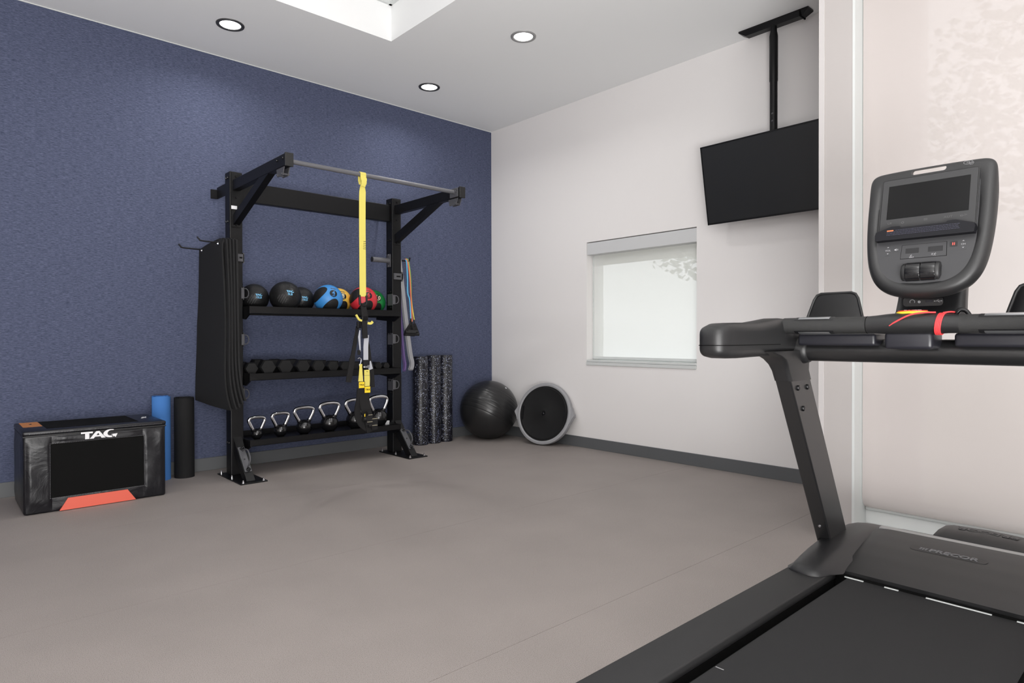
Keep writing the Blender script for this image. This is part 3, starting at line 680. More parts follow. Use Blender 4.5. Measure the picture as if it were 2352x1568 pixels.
def slam_ball(x, y, R_, lb, off, label):
    p = Vector((x, y, ZS+R_)); t = empty('slam_ball', (x, y, ZS), label, 'ball', 'black slam balls on the top shelf')
    f_, r_, u_ = sph_frame(p)
    ob('ball_body', uvsphere(B(), p, R_), 'tread', t, smooth=True)
    d = f_*math.sqrt(max(0.1, 1-off[0]**2-off[1]**2))+r_*off[0]+u_*off[1]
    ob('label_disc', patch(p, R_, d, r_, 0.32, 0.32, 0.0012, 4, 28), 'label_black', t, smooth=True)
    bm = tag_logo(R_*0.135, 0.0004); for_ = [v.co.__setitem__(1, v.co.y+R_*0.06) for v in bm.verts]
    ob('lettering', on_sphere(bm, p, R_, d, r_, 0.0014), 'ink_blue', t)
    bm = text_bm(lb, R_*0.20, 0.0003, 1.0, 0.0005); [v.co.__setitem__(1, v.co.y-R_*0.13) for v in bm.verts]
    ob('lettering', on_sphere(bm, p, R_, d, r_, 0.0014), 'ink_blue', t)
    # raised zigzag tread beside the label, paler grey than the ball
    bm = B(); d2 = f_*0.96+r_*(-0.18)+u_*(-0.12)
    for i in range(-3, 4):
        for j in range(-3, 4):
            for s_ in (-1, 1):
                c0 = Vector((i*0.020+s_*0.0047, j*0.017, 0)); a_ = s_*0.75
                ca, sa = math.cos(a_), math.sin(a_); pts = []
                for (uu, vv) in ((-0.0055, -0.0016), (0.0055, -0.0016), (0.0055, 0.0016), (-0.0055, 0.0016)): pts.append((c0.x+uu*ca-vv*sa, c0.y+uu*sa+vv*ca))
                if math.hypot(c0.x, c0.y) < 0.040: prism(bm, pts, lambda u, v, dd: Vector((u, v, dd)), 0, 0.0013)
    ob('tread_pattern', on_sphere(bm, p, R_, d2, r_*0.5+u_*0.86, 0.0002), 'tread_line', t, kind='stuff')
slam_ball(-2.868, -0.30, 0.117, '15LB', (0.30, 0.17), 'black slam ball marked 15LB beside the left post')
slam_ball(-2.655, -0.425, 0.129, '5LB', (0.30, 0.30), 'largest black slam ball, marked 5LB, in front on the top shelf')
slam_ball(-2.443, -0.255, 0.116, '10LB', (0.30, 0.16), 'black slam ball marked 10LB, half behind the largest one')
def med_ball(x, y, R_, m_, num, label, rot=0.0, ink=None):
    p = Vector((x, y, ZS+R_)); t = empty('medicine_ball', (x, y, ZS), label, 'ball', 'two-tone medicine balls on the top shelf')
    f_, r_, u_ = sph_frame(p); ro = Matrix.Rotation(rot, 3, f_); r2 = ro @ r_; u2 = ro @ u_
    ob('ball_body', uvsphere(B(), p, R_), m_, t, smooth=True)
    D = lambda a, b, cc: (r2*a+u2*b+f_*cc).normalized()
    a1 = D(-.72, .36, .59); a2 = D(.17, -.60, .78); a3 = a1.cross(a2).normalized()
    for d, rt, au, av in ((a1, a3, 0.78, 0.44), (a2, a1.cross(Vector(a2)), 0.74, 0.46), (-a1, a3, 0.78, 0.44), (-a2, a3, 0.74, 0.46)):
        ob('grip_panel', patch(p, R_, d, rt, au, av, 0.0018, 8, 40), 'pebble', t, smooth=True)
    dl = D(.36, .40, .84)
    ob('label_disc', patch(p, R_, dl, r2, 0.27, 0.27, 0.0008, 4, 30), 'label_black', t, smooth=True)
    ik = ink or m_
    bm = text_bm(num, R_*0.44, 0.0003, 1.0, 0.001); [v.co.__setitem__(1, v.co.y+R_*0.03) for v in bm.verts]
    ob('lettering', on_sphere(bm, p, R_, dl, r2, 0.0012), ik, t)
    bm = text_bm('LBS', R_*0.13, 0.0003, 1.2); [v.co.__setitem__(1, v.co.y-R_*0.17) for v in bm.verts]
    ob('lettering', on_sphere(bm, p, R_, dl, r2, 0.0012), ik, t)
    bm = tag_logo(R_*0.12, 0.0003); [v.co.__setitem__(1, v.co.y+R_*0.42) for v in bm.verts]
    ob('lettering', on_sphere(bm, p, R_, dl, r2, 0.0008), 'ink_black', t)
med_ball(-2.262, -0.415, 0.126, 'b_blue', '4', 'blue and black medicine ball with the number 4')
med_ball(-2.078, -0.245, 0.120, 'b_yel', '8', 'yellow and black medicine ball with the number 8', 0.0, 'ink_cream')
med_ball(-1.913, -0.415, 0.126, 'b_red', '6', 'red and black medicine ball with the number 6, behind the yellow strap', -0.05)
med_ball(-1.715, -0.245, 0.120, 'b_grn', '10', 'green and black medicine ball marked 10, by the right post', -0.1, 'ink_cream')

# ================================================================== DUMBBELLS
dl = ['black hex dumbbell half hidden by the left post', 'black hex dumbbell, second from the left post', 'black hex dumbbell, third from the left post', 'black hex dumbbell, fourth from the left post', 'black hex dumbbell, fifth from the left post', 'black hex dumbbell, sixth from the left post', 'black hex dumbbell just left of the hanging straps', 'small black hex dumbbell behind the hanging yellow straps', 'small black hex dumbbell just right of the hanging straps', 'small black hex dumbbell, second from the right post', 'smallest black hex dumbbell, beside the right post']
dx = [-2.938, -2.820, -2.672, -2.520, -2.380, -2.243, -2.127, -2.020, -1.905, -1.790, -1.705]
dr = [0.050, 0.060, 0.059, 0.057, 0.053, 0.049, 0.044, 0.041, 0.038, 0.036, 0.033]
for k in range(11):
    x = dx[k]; R_ = dr[k]; zc = 0.812+R_+0.0005; yf = -0.475 if k else -0.43
    t = empty('hex_dumbbell', (x, yf, 0.812), dl[k], 'dumbbell', 'hex dumbbells on the middle shelf')
    hl = 0.045+R_*0.75; gap = 0.115 if k < 6 else 0.10
    rc = R_/math.cos(PI/6)
    for yy in (yf, yf+hl+gap):
        rings = []
        for s_, y_ in ((0.86, 0), (1.0, 0.012), (1.0, hl-0.012), (0.80, hl)):
            rings.append([(x+rc*s_*math.cos(a_*PI/3), yy+y_, zc+rc*s_*math.sin(a_*PI/3)) for a_ in range(6)])
        ob('hex_head', loft(B(), rings), 'hexrub', t)
    ob('handle', lathe(B(), [(0.012, 0), (0.016, gap*0.3), (0.017, gap*0.5), (0.016, gap*0.7), (0.012, gap)], (x, yf+hl, zc), (0, 1, 0), 14), 'chrome', t, smooth=True)

# ================================================================== KETTLEBELLS
kl = ['smallest chrome-handled black kettlebell, next to the left post', 'second smallest black kettlebell with chrome handle', 'third black kettlebell with chrome handle from the left post', 'fourth black kettlebell with chrome handle from the left post', 'black chrome-handled kettlebell partly behind the hanging black straps', 'largest black kettlebell with chrome handle, next to the right post']
kd = [(-2.885, .046, .190, .066, '5'), (-2.686, .054, .208, .073, '8'), (-2.477, .066, .240, .088, '10'), (-2.240, .077, .262, .094, '15'), (-1.985, .083, .275, .099, '20'), (-1.742, .086, .288, .099, '25')]
for k, (x, r, h, hw, num) in enumerate(kd):
    y = -0.385; z0 = 0.277
    t = empty('kettlebell', (x, y, z0), kl[k], 'kettlebell', 'kettlebells on the bottom shelf')
    prof = [(0, 0), (r*0.62, 0)]+[(r*math.cos(a_), r*0.93+r*math.sin(a_)) for a_ in [math.radians(v) for v in range(-62, 91, 8)]]
    prof[-1] = (0, r*1.93)
    p = Vector((x, y, z0)); f_ = (CAM-p); f_.z = 0; f_.normalize(); rt = Vector((0, 0, 1)).cross(f_)
    rt = Vector((1, 0, 0))*0.93+Vector((0, 1, 0))*0.10; rt.normalize()
    ob('bell', lathe(B(), prof, p, seg=36), 'gloss', t, smooth=True)
    U = Vector((0, 0, 1)); zc = r*0.93
    wt = 0.155*hw/0.1+0.006
    hw *= 1.04; pts = [(-r*0.45, zc+r*0.50), (-r*0.66, zc+r*0.86), (-hw*0.80, h*0.70), (-hw*0.98, h*0.845), (-hw*0.90, h*0.945), (-hw*0.50, h*0.99), (0, h), (hw*0.50, h*0.99), (hw*0.90, h*0.945), (hw*0.98, h*0.845), (hw*0.80, h*0.70), (r*0.66, zc+r*0.86), (r*0.45, zc+r*0.50)]
    P = spline([p+rt*u-Vector((0, 0, 0))+U*(v-0.008) for u, v in pts], 4)
    hr = 0.0142+0.003*(k/5)
    n = len(P); lo_ = int(n*0.12)
    ob('handle', tube(B(), P[lo_-1:n-lo_+1], hr, 12), 'chrome', t, smooth=True)
    for seg_ in (P[:lo_+1], P[n-lo_-1:]):
        ob('handle_horn', tube(B(), seg_, hr*1.22, 12), 'gloss', t, smooth=True)
    ctr = p+U*zc
    fr = (CAM-ctr).normalized(); rr_ = U.cross(fr).normalized(); uu_ = fr.cross(rr_)
    bm = text_bm(num, r*0.36, 0.0002, 1.1); ob('lettering', on_sphere(bm, ctr, r, fr*0.9+uu_*0.42+rr_*0.12, rr_, 0.0006), 'ink_gray', t)
    bm = text_bm('LBS', r*0.16, 0.0002, 1.5); ob('lettering', on_sphere(bm, ctr, r, fr*0.95+uu_*0.22+rr_*0.14, rr_, 0.0006), 'ink_gray', t)
# little white tag lying at the right end of the bottom shelf
tg = ob('price_tag', box(B(), (-1.655, -0.365, 0.277), (-1.61, -0.355, 0.315)), 'ink_white'); tag(tg, 'tiny white tag standing at the right end of the bottom shelf', 'tag')

# ================================================================== SUSPENSION TRAINER (hangs from the pull-up bar)
YB = -1.362
ST = empty('suspension_trainer', (-2.452, YB, 2.345), 'yellow and black suspension training straps hanging from the pull-up bar', 'training straps')
yF = YB-0.006
loop = [(-2.452, YB-0.0175-0.003, 2.30)]+[(-2.452, YB-0.0195*math.cos(a_), 2.345+0.0195*math.sin(a_)) for a_ in [math.radians(v) for v in range(-20, 201, 20)]]+[(-2.452, YB+0.016, 2.30), (-2.452, YB+0.004, 2.27)]
ob('anchor_loop', ribbon(B(), loop, 0.048), 'web_yel', ST)
kn = ob('strap_knot', ribbon(B(), spline([(-2.452, YB-0.021, 2.318), (-2.450, YB-0.024, 2.285), (-2.455, YB-0.018, 2.255)], 4), [0.05]*3+[0.042]*3+[0.036]*3, th=0.008), 'web_yel', ST)
P = spline([(-2.452, yF, 2.275), (-2.452, yF, 2.23), (-2.454, yF, 2.15), (-2.455, yF, 1.95), (-2.454, yF, 1.7), (-2.453, yF, 1.425)], 4)
ob('anchor_strap', ribbon(B(), P, [0.028, 0.030, 0.036, 0.042, 0.048]+[0.053]*(len(P)-5), th=0.005), 'web_yel', ST)
bm = B()
for k in range(5): box(bm, (-2.452+k*0.001, yF-0.0038, 1.815+k*0.014-0.03), (-2.428+k*0.001, yF-0.0026, 1.8175+k*0.014-0.03))
ob('stitching', bm, 'ink_black', ST, kind='stuff')
# carabiner and upper black sling
bm = tube(B(), spline([(-2.482, yF-.004, 1.435), (-2.484, yF-.006, 1.40), (-2.474, yF-.006, 1.365), (-2.452, yF-.006, 1.350), (-2.430, yF-.006, 1.362), (-2.424, yF-.006, 1.40), (-2.428, yF-.004, 1.432)], 4), 0.0075, 10)
ob('carabiner', bm, 'bolt', ST, smooth=True)
ob('carabiner_gate', tube(B(), [(-2.484, yF-.006, 1.425), (-2.480, yF-.006, 1.36)], 0.009, 10), 'bolt', ST, smooth=True)
ob('black_sling', ribbon(B(), spline([(-2.455, yF-.004, 1.375), (-2.450, yF-.008, 1.32), (-2.440, yF-.008, 1.265)], 4), [0.045]*5+[0.05]*4, th=0.010), 'web_blk', ST)
ob('sling_buckle', box(B(), (-2.470, yF-.02, 1.245), (-2.418, yF+.002, 1.275), 0.004), 'bolt', ST)
ob('pull_tab', ribbon(B(), spline([(-2.470, yF-.012, 1.242), (-2.495, yF-.016, 1.250), (-2.520, yF-.018, 1.285)], 4), [0.014]*9, (0, 0, 1), th=0.010), 'web_yel', ST)
ob('pull_tab', ribbon(B(), spline([(-2.420, yF-.012, 1.225), (-2.395, yF-.014, 1.222), (-2.378, yF-.014, 1.236)], 4), [0.018]*9, (0, 0, 1), th=0.008), 'web_yel', ST)
ob('cam_buckle', box(B(), (-2.505, yF-.014, 1.185), (-2.474, yF+.004, 1.235), 0.003), 'bolt', ST)
ob('adjuster_strap', ribbon(B(), spline([(-2.450, yF-.008, 1.255), (-2.446, yF-.012, 1.17), (-2.440, yF-.010, 1.11)], 4), 0.042, th=0.012), 'web_blk', ST)
# grey webbing
ob('grey_strap', ribbon(B(), [(-2.425, yF-.004, 1.135), (-2.432, yF-.004, 1.04), (-2.432, yF-.004, 0.93)], 0.040), 'web_gry', ST)
ob('grey_strap', ribbon(B(), [(-2.480, yF-.002, 1.17), (-2.486, yF-.002, 1.12), (-2.478, yF-.002, 1.01)], [0.008, 0.018, 0.008]), 'web_gry', ST)
ob('grey_strap', ribbon(B(), [(-2.400, yF+.012, 0.93), (-2.380, yF+.012, 0.87)], [0.04, 0.035]), 'web_gry', ST)
ob('strap_keeper', box(B(), (-2.500, yF-.006, 0.985), (-2.478, yF+.002, 1.02), 0.002), 'web_blk', ST)
ob('strap_keeper', box(B(), (-2.456, yF-.014, 0.905), (-2.404, yF+.004, 0.945), 0.003), 'web_blk', ST)
ob('adjuster_buckle', box(B(), (-2.455, yF-.016, 0.884), (-2.404, yF-.004, 0.900), 0.003), 'silver', ST)
ob('adjuster_cord', tube(B(), spline([(-2.455, yF-.012, 0.872), (-2.43, yF-.018, 0.856), (-2.405, yF-.012, 0.858)], 5), 0.0025, 6), 'web_blk', ST)
ob('small_carabiner', tube(B(), spline([(-2.500, yF-.006, 0.955), (-2.488, yF-.01, 0.962), (-2.476, yF-.01, 0.95), (-2.480, yF-.01, 0.925), (-2.492, yF-.01, 0.905)], 4), 0.0035, 8), 'chrome', ST, smooth=True)
# long loose black loops
ob('black_strap', ribbon(B(), spline([(-2.488, yF+.02, 1.20), (-2.505, yF+.02, 1.10), (-2.535, yF+.018, 0.95), (-2.565, yF+.02, 0.78)], 5), [0.022]*5+[0.03]*5+[0.042]*6, th=0.01), 'web_blk', ST)
ob('black_strap', ribbon(B(), spline([(-2.425, yF+.03, 1.20), (-2.395, yF+.03, 1.05), (-2.378, yF+.028, 0.90), (-2.366, yF+.026, 0.73)], 5), [0.022]*5+[0.03]*5+[0.052]*6, th=0.01), 'web_blk', ST)
# yellow lower webbing with square tags
l1 = ob('yellow_strap', ribbon(B(), [(-2.480, yF-.010, 0.915), (-2.478, yF-.010, 0.89), (-2.480, yF-.012, 0.83), (-2.482, yF-.014, 0.785)], [0.026, 0.022, 0.032, 0.040]), 'web_yel', ST)
l2 = ob('yellow_strap', ribbon(B(), [(-2.432, yF-.018, 0.870), (-2.430, yF-.018, 0.80), (-2.430, yF-.018, 0.745)], [0.044, 0.047, 0.042]), 'web_yel', ST)
ob('seam', box(B(), (-2.456, yF-.0205, 0.828), (-2.408, yF-.0192, 0.8295)), 'ink_dim', l2)
for x, z, y in ((-2.474, 0.760, yF-.017), (-2.427, 0.722, yF-.021)):
    tg = ob('square_tag', box(B(), (x-.025, y-.002, z-.025), (x+.022, y+.001, z+.022)), 'tagy', ST)
    bm = B()
    for a_, b_ in (((x-.027, z+.021), (x+.024, z+.024)), ((x+.021, z-.026), (x+.024, z+.024))): box(bm, (a_[0], y-.003, a_[1]), (b_[0], y+.001, b_[1]))
    ob('tag_border', bm, 'ink_black', tg)
    ob('lettering', place(text_bm('TRX', 0.018, 0.0004, 1.15, 0.0004), (x-.001, y-.0028, z-.002), (1, 0, 0), (0, 0, 1)), 'ink_black', tg)
# foot cradles and handles
ob('foot_cradle', ribbon(B(), spline([(-2.485, yF-.012, 0.735), (-2.490, yF-.005, 0.64), (-2.502, yF, 0.56), (-2.490, yF-.004, 0.49), (-2.450, yF-.01, 0.44), (-2.410, yF-.012, 0.425)], 4), [0.050]*21, th=0.012), 'web_blk', ST)
ob('foot_cradle', ribbon(B(), spline([(-2.452, yF-.004, 0.735), (-2.448, yF-.010, 0.62), (-2.425, yF-.018, 0.52), (-2.400, yF-.02, 0.40)], 5), [0.085]*8+[0.075]*8, th=0.014), 'web_blk', ST)
ob('handle_grip', tube(B(), [(-2.475, yF-.03, 0.505), (-2.405, yF-.035, 0.495)], 0.019, 14), 'rubber', ST, smooth=True)
ob('handle_grip', tube(B(), [(-2.43, yF-.03, 0.452), (-2.365, yF-.035, 0.455)], 0.019, 14), 'rubber', ST, smooth=True)
for (x, z) in ((-2.428, 0.530), (-2.428, 0.478), (-2.385, 0.498), (-2.385, 0.448)):
    ob('stitching', box(B(), (x-.022, yF-.055, z), (x+.022, yF-.052, z+.002)), 'ink_cream', ST)
ob('cradle_loop', ribbon(B(), spline([(-2.470, yF-.045, 0.54), (-2.440, yF-.050, 0.545), (-2.428, yF-.050, 0.50), (-2.432, yF-.045, 0.455)], 5), 0.050, th=0.006), 'web_blk', ST)
ob('cradle_loop', ribbon(B(), spline([(-2.40, yF-.045, 0.505), (-2.386, yF-.050, 0.48), (-2.384, yF-.045, 0.415)], 5), 0.050, th=0.006), 'web_blk', ST)
ob('hook_tip', box(B(), (-2.470, yF-.05, 0.520), (-2.464, yF-.044, 0.545), 0.002), 'tagy', ST)

# ================================================================== RESISTANCE BANDS on the right hook
def loopband(name, x, z0, z1, wid, m_, label, y=-0.36, bulge=0.02, th=0.003, off=0.0):
    x -= 0.03; P = spline([(x+off, y, z0), (x+off*0.6, y, z0-0.25), (x+off*0.2+0.002, y, (z0+z1)/2), (x+bulge*0.6, y, z1+0.17), (x+bulge, y, z1+0.06), (x+bulge*0.8, y, z1)], 5)
    Q = [p+Vector((0.002, 0.030, 0)) for p in P][::-1]
    bm = ribbon(B(), P+[P[-1]+Vector((0, 0.010, -0.012)), P[-1]+Vector((0, 0.022, -0.012))]+Q, wid, th=th)
    o = ob(name, bm, m_); return tag(o, label, 'band', 'resistance bands on the right post')
loopband('resistance_band', -1.372, 1.868, 0.800, 0.040, 'l_gray', 'wide grey loop band hanging behind the tube handles', y=-0.36, bulge=0.062, off=-0.085)
loopband('resistance_band', -1.425, 1.868, 0.790, 0.020, 'l_purp', 'purple loop band between the navy and grey bands', y=-0.335, bulge=0.050, off=-0.02)
loopband('resistance_band', -1.455, 1.868, 0.765, 0.045, 'l_blue', 'navy blue loop band hanging against the right rack post', y=-0.318, bulge=0.030, off=-0.0)
o = ob('resistance_band', tube(B(), spline([(-1.368, -0.30, 1.862), (-1.362, -0.30, 1.80), (-1.366, -0.30, 1.62)], 5), 0.006, 8), 'l_plum'); tag(o, 'short dark plum band hanging at the tip of the hook', 'band', 'resistance bands on the right post')
def tubeband(xs, y, m_, label, hx, hz, right):
    t = empty('resistance_tube', (xs[0][0], y, xs[0][1]), label, 'band', 'resistance bands on the right post')
    hx -= 0.028; pts = [Vector((x-0.028, y, z)) for x, z in xs]
    ob('elastic_tube', tube(B(), spline(pts, 6), 0.0065, 10), m_, t, smooth=True)
    e = pts[-1]
    ob('clip', tube(B(), [e, e+Vector((0.003, 0, -0.05))], 0.006, 8), 'bolt', t)
    a = e+Vector((0.003, -0.004, -0.04)); b1 = Vector((hx-0.058, y-.006, hz)); b2 = Vector((hx+0.058, y-.006, hz-0.005))
    ob('handle_strap', ribbon(B(), [a, b1], 0.022, th=0.004), 'web_blk', t); ob('handle_strap', ribbon(B(), [a, b2], 0.022, th=0.004), 'web_blk', t)
    ob('foam_handle', tube(B(), [b1, b2], 0.017, 14), 'rubber', t, smooth=True)
tubeband([(-1.398, 1.875), (-1.385, 1.84), (-1.378, 1.70), (-1.375, 1.55), (-1.352, 1.48), (-1.340, 1.30)], -0.372, 't_blue', 'light blue resistance tube with black handle on the right post', -1.352, 1.165, 0)
tubeband([(-1.395, 1.880), (-1.370, 1.86), (-1.345, 1.72), (-1.333, 1.55), (-1.325, 1.42), (-1.318, 1.27)], -0.362, 't_org', 'orange resistance tube hanging on the right post', -1.320, 1.175, 0)
tubeband([(-1.378, 1.884), (-1.352, 1.865), (-1.328, 1.72), (-1.320, 1.50), (-1.322, 1.32), (-1.330, 1.28)], -0.350, 't_grn', 'green resistance tube hanging between the orange and yellow ones', -1.345, 1.145, 0)
tubeband([(-1.372, 1.886), (-1.342, 1.868), (-1.322, 1.74), (-1.312, 1.55), (-1.300, 1.42), (-1.276, 1.29)], -0.335, 't_yel', 'yellow resistance tube, the rightmost on the right post', -1.285, 1.150, 0)

# ================================================================== FLOOR ITEMS BY THE BLUE WALL
def roller(x, y, h, r, label):
    t = ob('foam_roller', lathe(B(), [(0, 0.004), (r*0.9, 0.0), (r, 0.006), (r, h-0.006), (r*0.95, h), (0.022, h), (0.022, h-0.03), (0, h-0.03)], (x, y, 0), seg=40), 'speckle', None, smooth=True)
    return tag(t, label, 'foam roller', 'speckled foam rollers beside the rack')
roller(-1.105, -0.150, 0.915, 0.080, 'speckled black foam roller standing nearest the rack')
roller(-0.938, -0.148, 0.925, 0.078, 'speckled black foam roller standing in the middle of the three')
roller(-0.778, -0.140, 0.922, 0.076, 'speckled black foam roller standing nearest the stability ball')
def rolled(x, y, h, r, m_, label, turns, ang):
    bm = B(); n = 140; A_ = []; C_ = []; th = (r-0.012)/turns*0.82
    for i in range(n+1):
        f_ = i/n; rr = r-(r-0.014)*f_; a_ = ang+f_*turns*2*PI
        for lst, q in ((A_, rr), (C_, rr-th)):
            p = Vector((x+q*math.cos(a_), y+q*math.sin(a_), 0)); lst.append((bm.verts.new(p), bm.verts.new(p+Vector((0, 0, h+0.004*math.sin(i*.3))))))
    for i in range(n):
        bm.faces.new((A_[i][0], A_[i+1][0], A_[i+1][1], A_[i][1])); bm.faces.new((C_[i][0], C_[i][1], C_[i+1][1], C_[i+1][0]))
        bm.faces.new((A_[i][1], A_[i+1][1], C_[i+1][1], C_[i][1])); bm.faces.new((A_[i][0], C_[i][0], C_[i+1][0], A_[i+1][0]))
    bm.faces.new((A_[0][0], A_[0][1], C_[0][1], C_[0][0])); bm.faces.new((A_[n][0], C_[n][0], C_[n][1], A_[n][1]))
    return tag(ob('rolled_mat', bm, m_, None, smooth=True), label, 'mat')
rolled(-3.535, -0.115, 0.655, 0.075, 'foam_blue', 'blue rolled yoga mat standing upright behind the black box', 4.3, math.radians(205))
rolled(-3.368, -0.140, 0.635, 0.080, 'foam_black', 'black rolled yoga mat standing upright between the blue roll and the rack', 5.2, math.radians(60))

# plyometric box ----------------------------------------------------
bx0, bx1, by0, by1, bz = -4.452, -3.645, -0.692, -0.150, 0.525
t = empty('plyometric_box', ((bx0+bx1)/2, (by0+by1)/2, 0), 'black padded vinyl jump box with white lettering and an orange stripe', 'jump box')
bm = B(); box(bm, (bx0, by0, 0.0), (bx1, by1, bz), 0.012, 3)
bmesh.ops.subdivide_edges(bm, edges=bm.edges[:], cuts=1)
o = ob('box_cover', box(B(), (bx0, by0, 0.0), (bx1, by1, bz-0.012), 0.014, 3), 'vinyl', t, smooth=True, angle=60); bm.free()
# soft cushioned faces: puffed grids
def puff(name, fn, u0, u1, v0, v1, amp, m_, nu=26, nv=16, seed=0, hole=None):
    bm = B(); g = []
    rnd = random.Random(seed)
    ph = [rnd.uniform(0, 6) for _ in range(6)]
    for i in range(nu+1):
        row = []
        for j in range(nv+1):
            a_, b_ = i/nu, j/nv; e = min(1, 8*min(a_, 1-a_))*min(1, 8*min(b_, 1-b_))
            d = amp*e*(0.7+0.2*math.sin(a_*5+ph[0])*math.sin(b_*6+ph[1])+0.10*math.sin(a_*4+ph[2]+b_*9)+0.12*(abs(2*a_-1)**2)*math.sin(b_*34+ph[3]))
            row.append(bm.verts.new(fn(u0+(u1-u0)*a_, v0+(v1-v0)*b_, d)))
        g.append(row)
    for i in range(nu):
        for j in range(nv): bm.faces.new((g[i][j], g[i+1][j], g[i+1][j+1], g[i][j+1]))
    return ob(name, bm, m_, t, smooth=True, angle=180)
ff = lambda u, v, d: Vector((u, by0-0.0006-d, v))
# the front is four stitched strips round a matt panel
px0, px1, pz0, pz1 = -4.305, -3.788, 0.098, 0.433
puff('front_strip', ff, bx0+.012, px0, .012, bz-.04, .014, 'vinyl', 14, 40, 1); puff('front_strip', ff, px1, bx1-.012, .012, bz-.04, .014, 'vinyl', 14, 40, 2)
puff('front_strip', ff, px0, px1, pz1, bz-.04, .008, 'vinyl', 50, 8, 3); puff('front_strip', ff, px0, px1, .012, pz0, .006, 'vinyl', 50, 8, 4)
ob('front_panel', prism(B(), [(px0-.008, pz0-.006), (px1+.004, pz0-.004), (px1+.002, pz1+.004), (px0-.006, pz1+.006)], lambda u, v, d: Vector((u, by0-d, v)), 0, 0.006), 'velcro', t)
bm = B()
for k in range(58):
    f_ = k/57
    box(bm, (px0-.012+f_*(px1-px0+.02), by0-.0095, pz1+.006), (px0-.012+f_*(px1-px0+.02)+.005, by0-.006, pz1+.0085)); box(bm, (px0-.012+f_*(px1-px0+.02), by0-.0095, pz0-.009), (px0-.012+f_*(px1-px0+.02)+.005, by0-.006, pz0-.0065))
for k in range(36):
    f_ = k/35
    for xx in (px0-.012, px1+.008): box(bm, (xx, by0-.0095, pz0-.008+f_*(pz1-pz0+.012)), (xx+.0025, by0-.006, pz0-.008+f_*(pz1-pz0+.012)+.005))
ob('stitching', bm, 'ink_dim', t, kind='stuff')
ob('stripe', prism(B(), [(-4.268, 0.004), (-3.834, 0.004), (-3.884, 0.080), (-4.222, 0.080)], lambda u, v, d: Vector((u, by0-d, v)), 0, 0.0115), 'orange', t, label='coral orange stripe')
bm = tag_logo(0.0585, 0.0008); [v.co.__setitem__(1, v.co.y*0.80) for v in bm.verts]
ob('lettering', place(bm, (-4.048, by0-0.0150, 0.474), (1, 0, 0), (0, 0, 1)), 'ink_white', t, label='white lettering')
# lid with piped seam
ob('lid', box(B(), (bx0-.004, by0-.006, bz-.026), (bx1+.004, by1+.004, bz+.004), 0.011, 3), 'vinyl', t, smooth=True, angle=60)
ob('piping', tube(B(), [(bx0, by0-.007, bz-.030), (bx1, by0-.007, bz-.030), (bx1+.004, by1, bz-.030), (bx0, by1+.004, bz-.030)], 0.0045, 8, closed=True), 'rubber', t, smooth=True)
bm = B()
for k in range(88): box(bm, (bx0+.03+k*.0086, by0-.0075, bz-.016), (bx0+.0335+k*.0086, by0-.005, bz-.011))
ob('zip_teeth', bm, 'ink_dim', t, kind='stuff')
ob('top_panel', box(B(), (bx0+.13, by0+.09, bz+.003), (bx1-.15, by1-.03, bz+.0065), 0.001, 1), 'velcro', t)
ob('top_label', box(B(), (bx0+.022, by0+.25, bz+.003), (bx0+.125, by1-.015, bz+.0055)), 'tan', t, label='orange brown label')
ob('lettering', place(tag_logo(0.014, 0.0006), (bx0+.075, by0+.40, bz+.0055), (0, 1, 0), (-1, 0, 0)), 'ink_black', t)
ob('lettering', place(tag_logo(0.030, 0.0006), (bx1-.070, by0+.30, bz+.0041), (-0.25, -0.97, 0), (0.97, -0.25, 0)), 'ink_white', t, label='white lettering')
fs = lambda u, v, d: Vector((bx0-0.0006-d, u, v))
puff('side_face', fs, by0+.012, by1-.012, .012, bz-.04, .012, 'vinyl', 20, 24, 6)

# stability ball ------------------------------------------------------
p = Vector((-0.335, -0.340, 0.318)); R_ = 0.318
t = empty('stability_ball', (p.x, p.y, 0), 'large black stability ball in the corner of the room', 'exercise ball')
f_, r_, u_ = sph_frame(p); ax = (r_*0.42+u_*0.86-f_*0.28).normalized()
prof = []; n = 220
for k in range(n+1):
    a_ = PI*k/n; rr = R_
    for q in (58, 64, 72, 79, 88, 96, 104, 112): 
        rr -= 0.0022*math.exp(-((math.degrees(a_)-180+q)/0.7)**2)
    prof.append((rr*math.sin(a_) if 0 < k < n else 0, -rr*math.cos(a_)))
ob('ball_body', lathe(B(), prof, p, ax, 72), 'ball', t, smooth=True, angle=80)
ob('valve_plug', lathe(B(), [(0.010, -.002), (0.010, 0.003), (0.006, 0.004), (0, 0.004)], p+(r_*.58+u_*.72+f_*.37).normalized()*R_, (r_*.58+u_*.72+f_*.37), 14), 'ink_white', t, label='small white valve plug')

# balance dome --------------------------------------------------------
a_y = math.radians(14); tilt = math.radians(13)
nrm = Vector((-math.cos(a_y)*math.cos(tilt), -math.sin(a_y)*math.cos(tilt), math.sin(tilt)))
rt = Vector((0, 0, 1)).cross(nrm).normalized(); up = nrm.cross(rt)
RB = 0.318
base = Vector((-0.245, -1.050, 0.0)); ctr = base+up*(RB*1.0)+Vector((0, 0, 0.012))
t = empty('balance_trainer', (base.x, base.y, 0), 'half-dome balance trainer with black platform and grey rim leaning on the white wall', 'balance trainer')
fn = lambda u, v, d: ctr+rt*u+up*v+nrm*d
prof = [(0.0, 0.0), (0.026, 0.0), (0.030, 0.004), (0.036, 0.0), (RB*0.80, 0.0), (RB*0.83, 0.006), (RB*0.86, 0.0), (RB*0.885, 0.002), (RB*0.895, -0.01), (RB*0.895, -0.04), (0, -0.04)]
ob('platform', lathe(B(), prof, ctr+nrm*0.010, nrm, 72), 'foam_black', t, smooth=True)
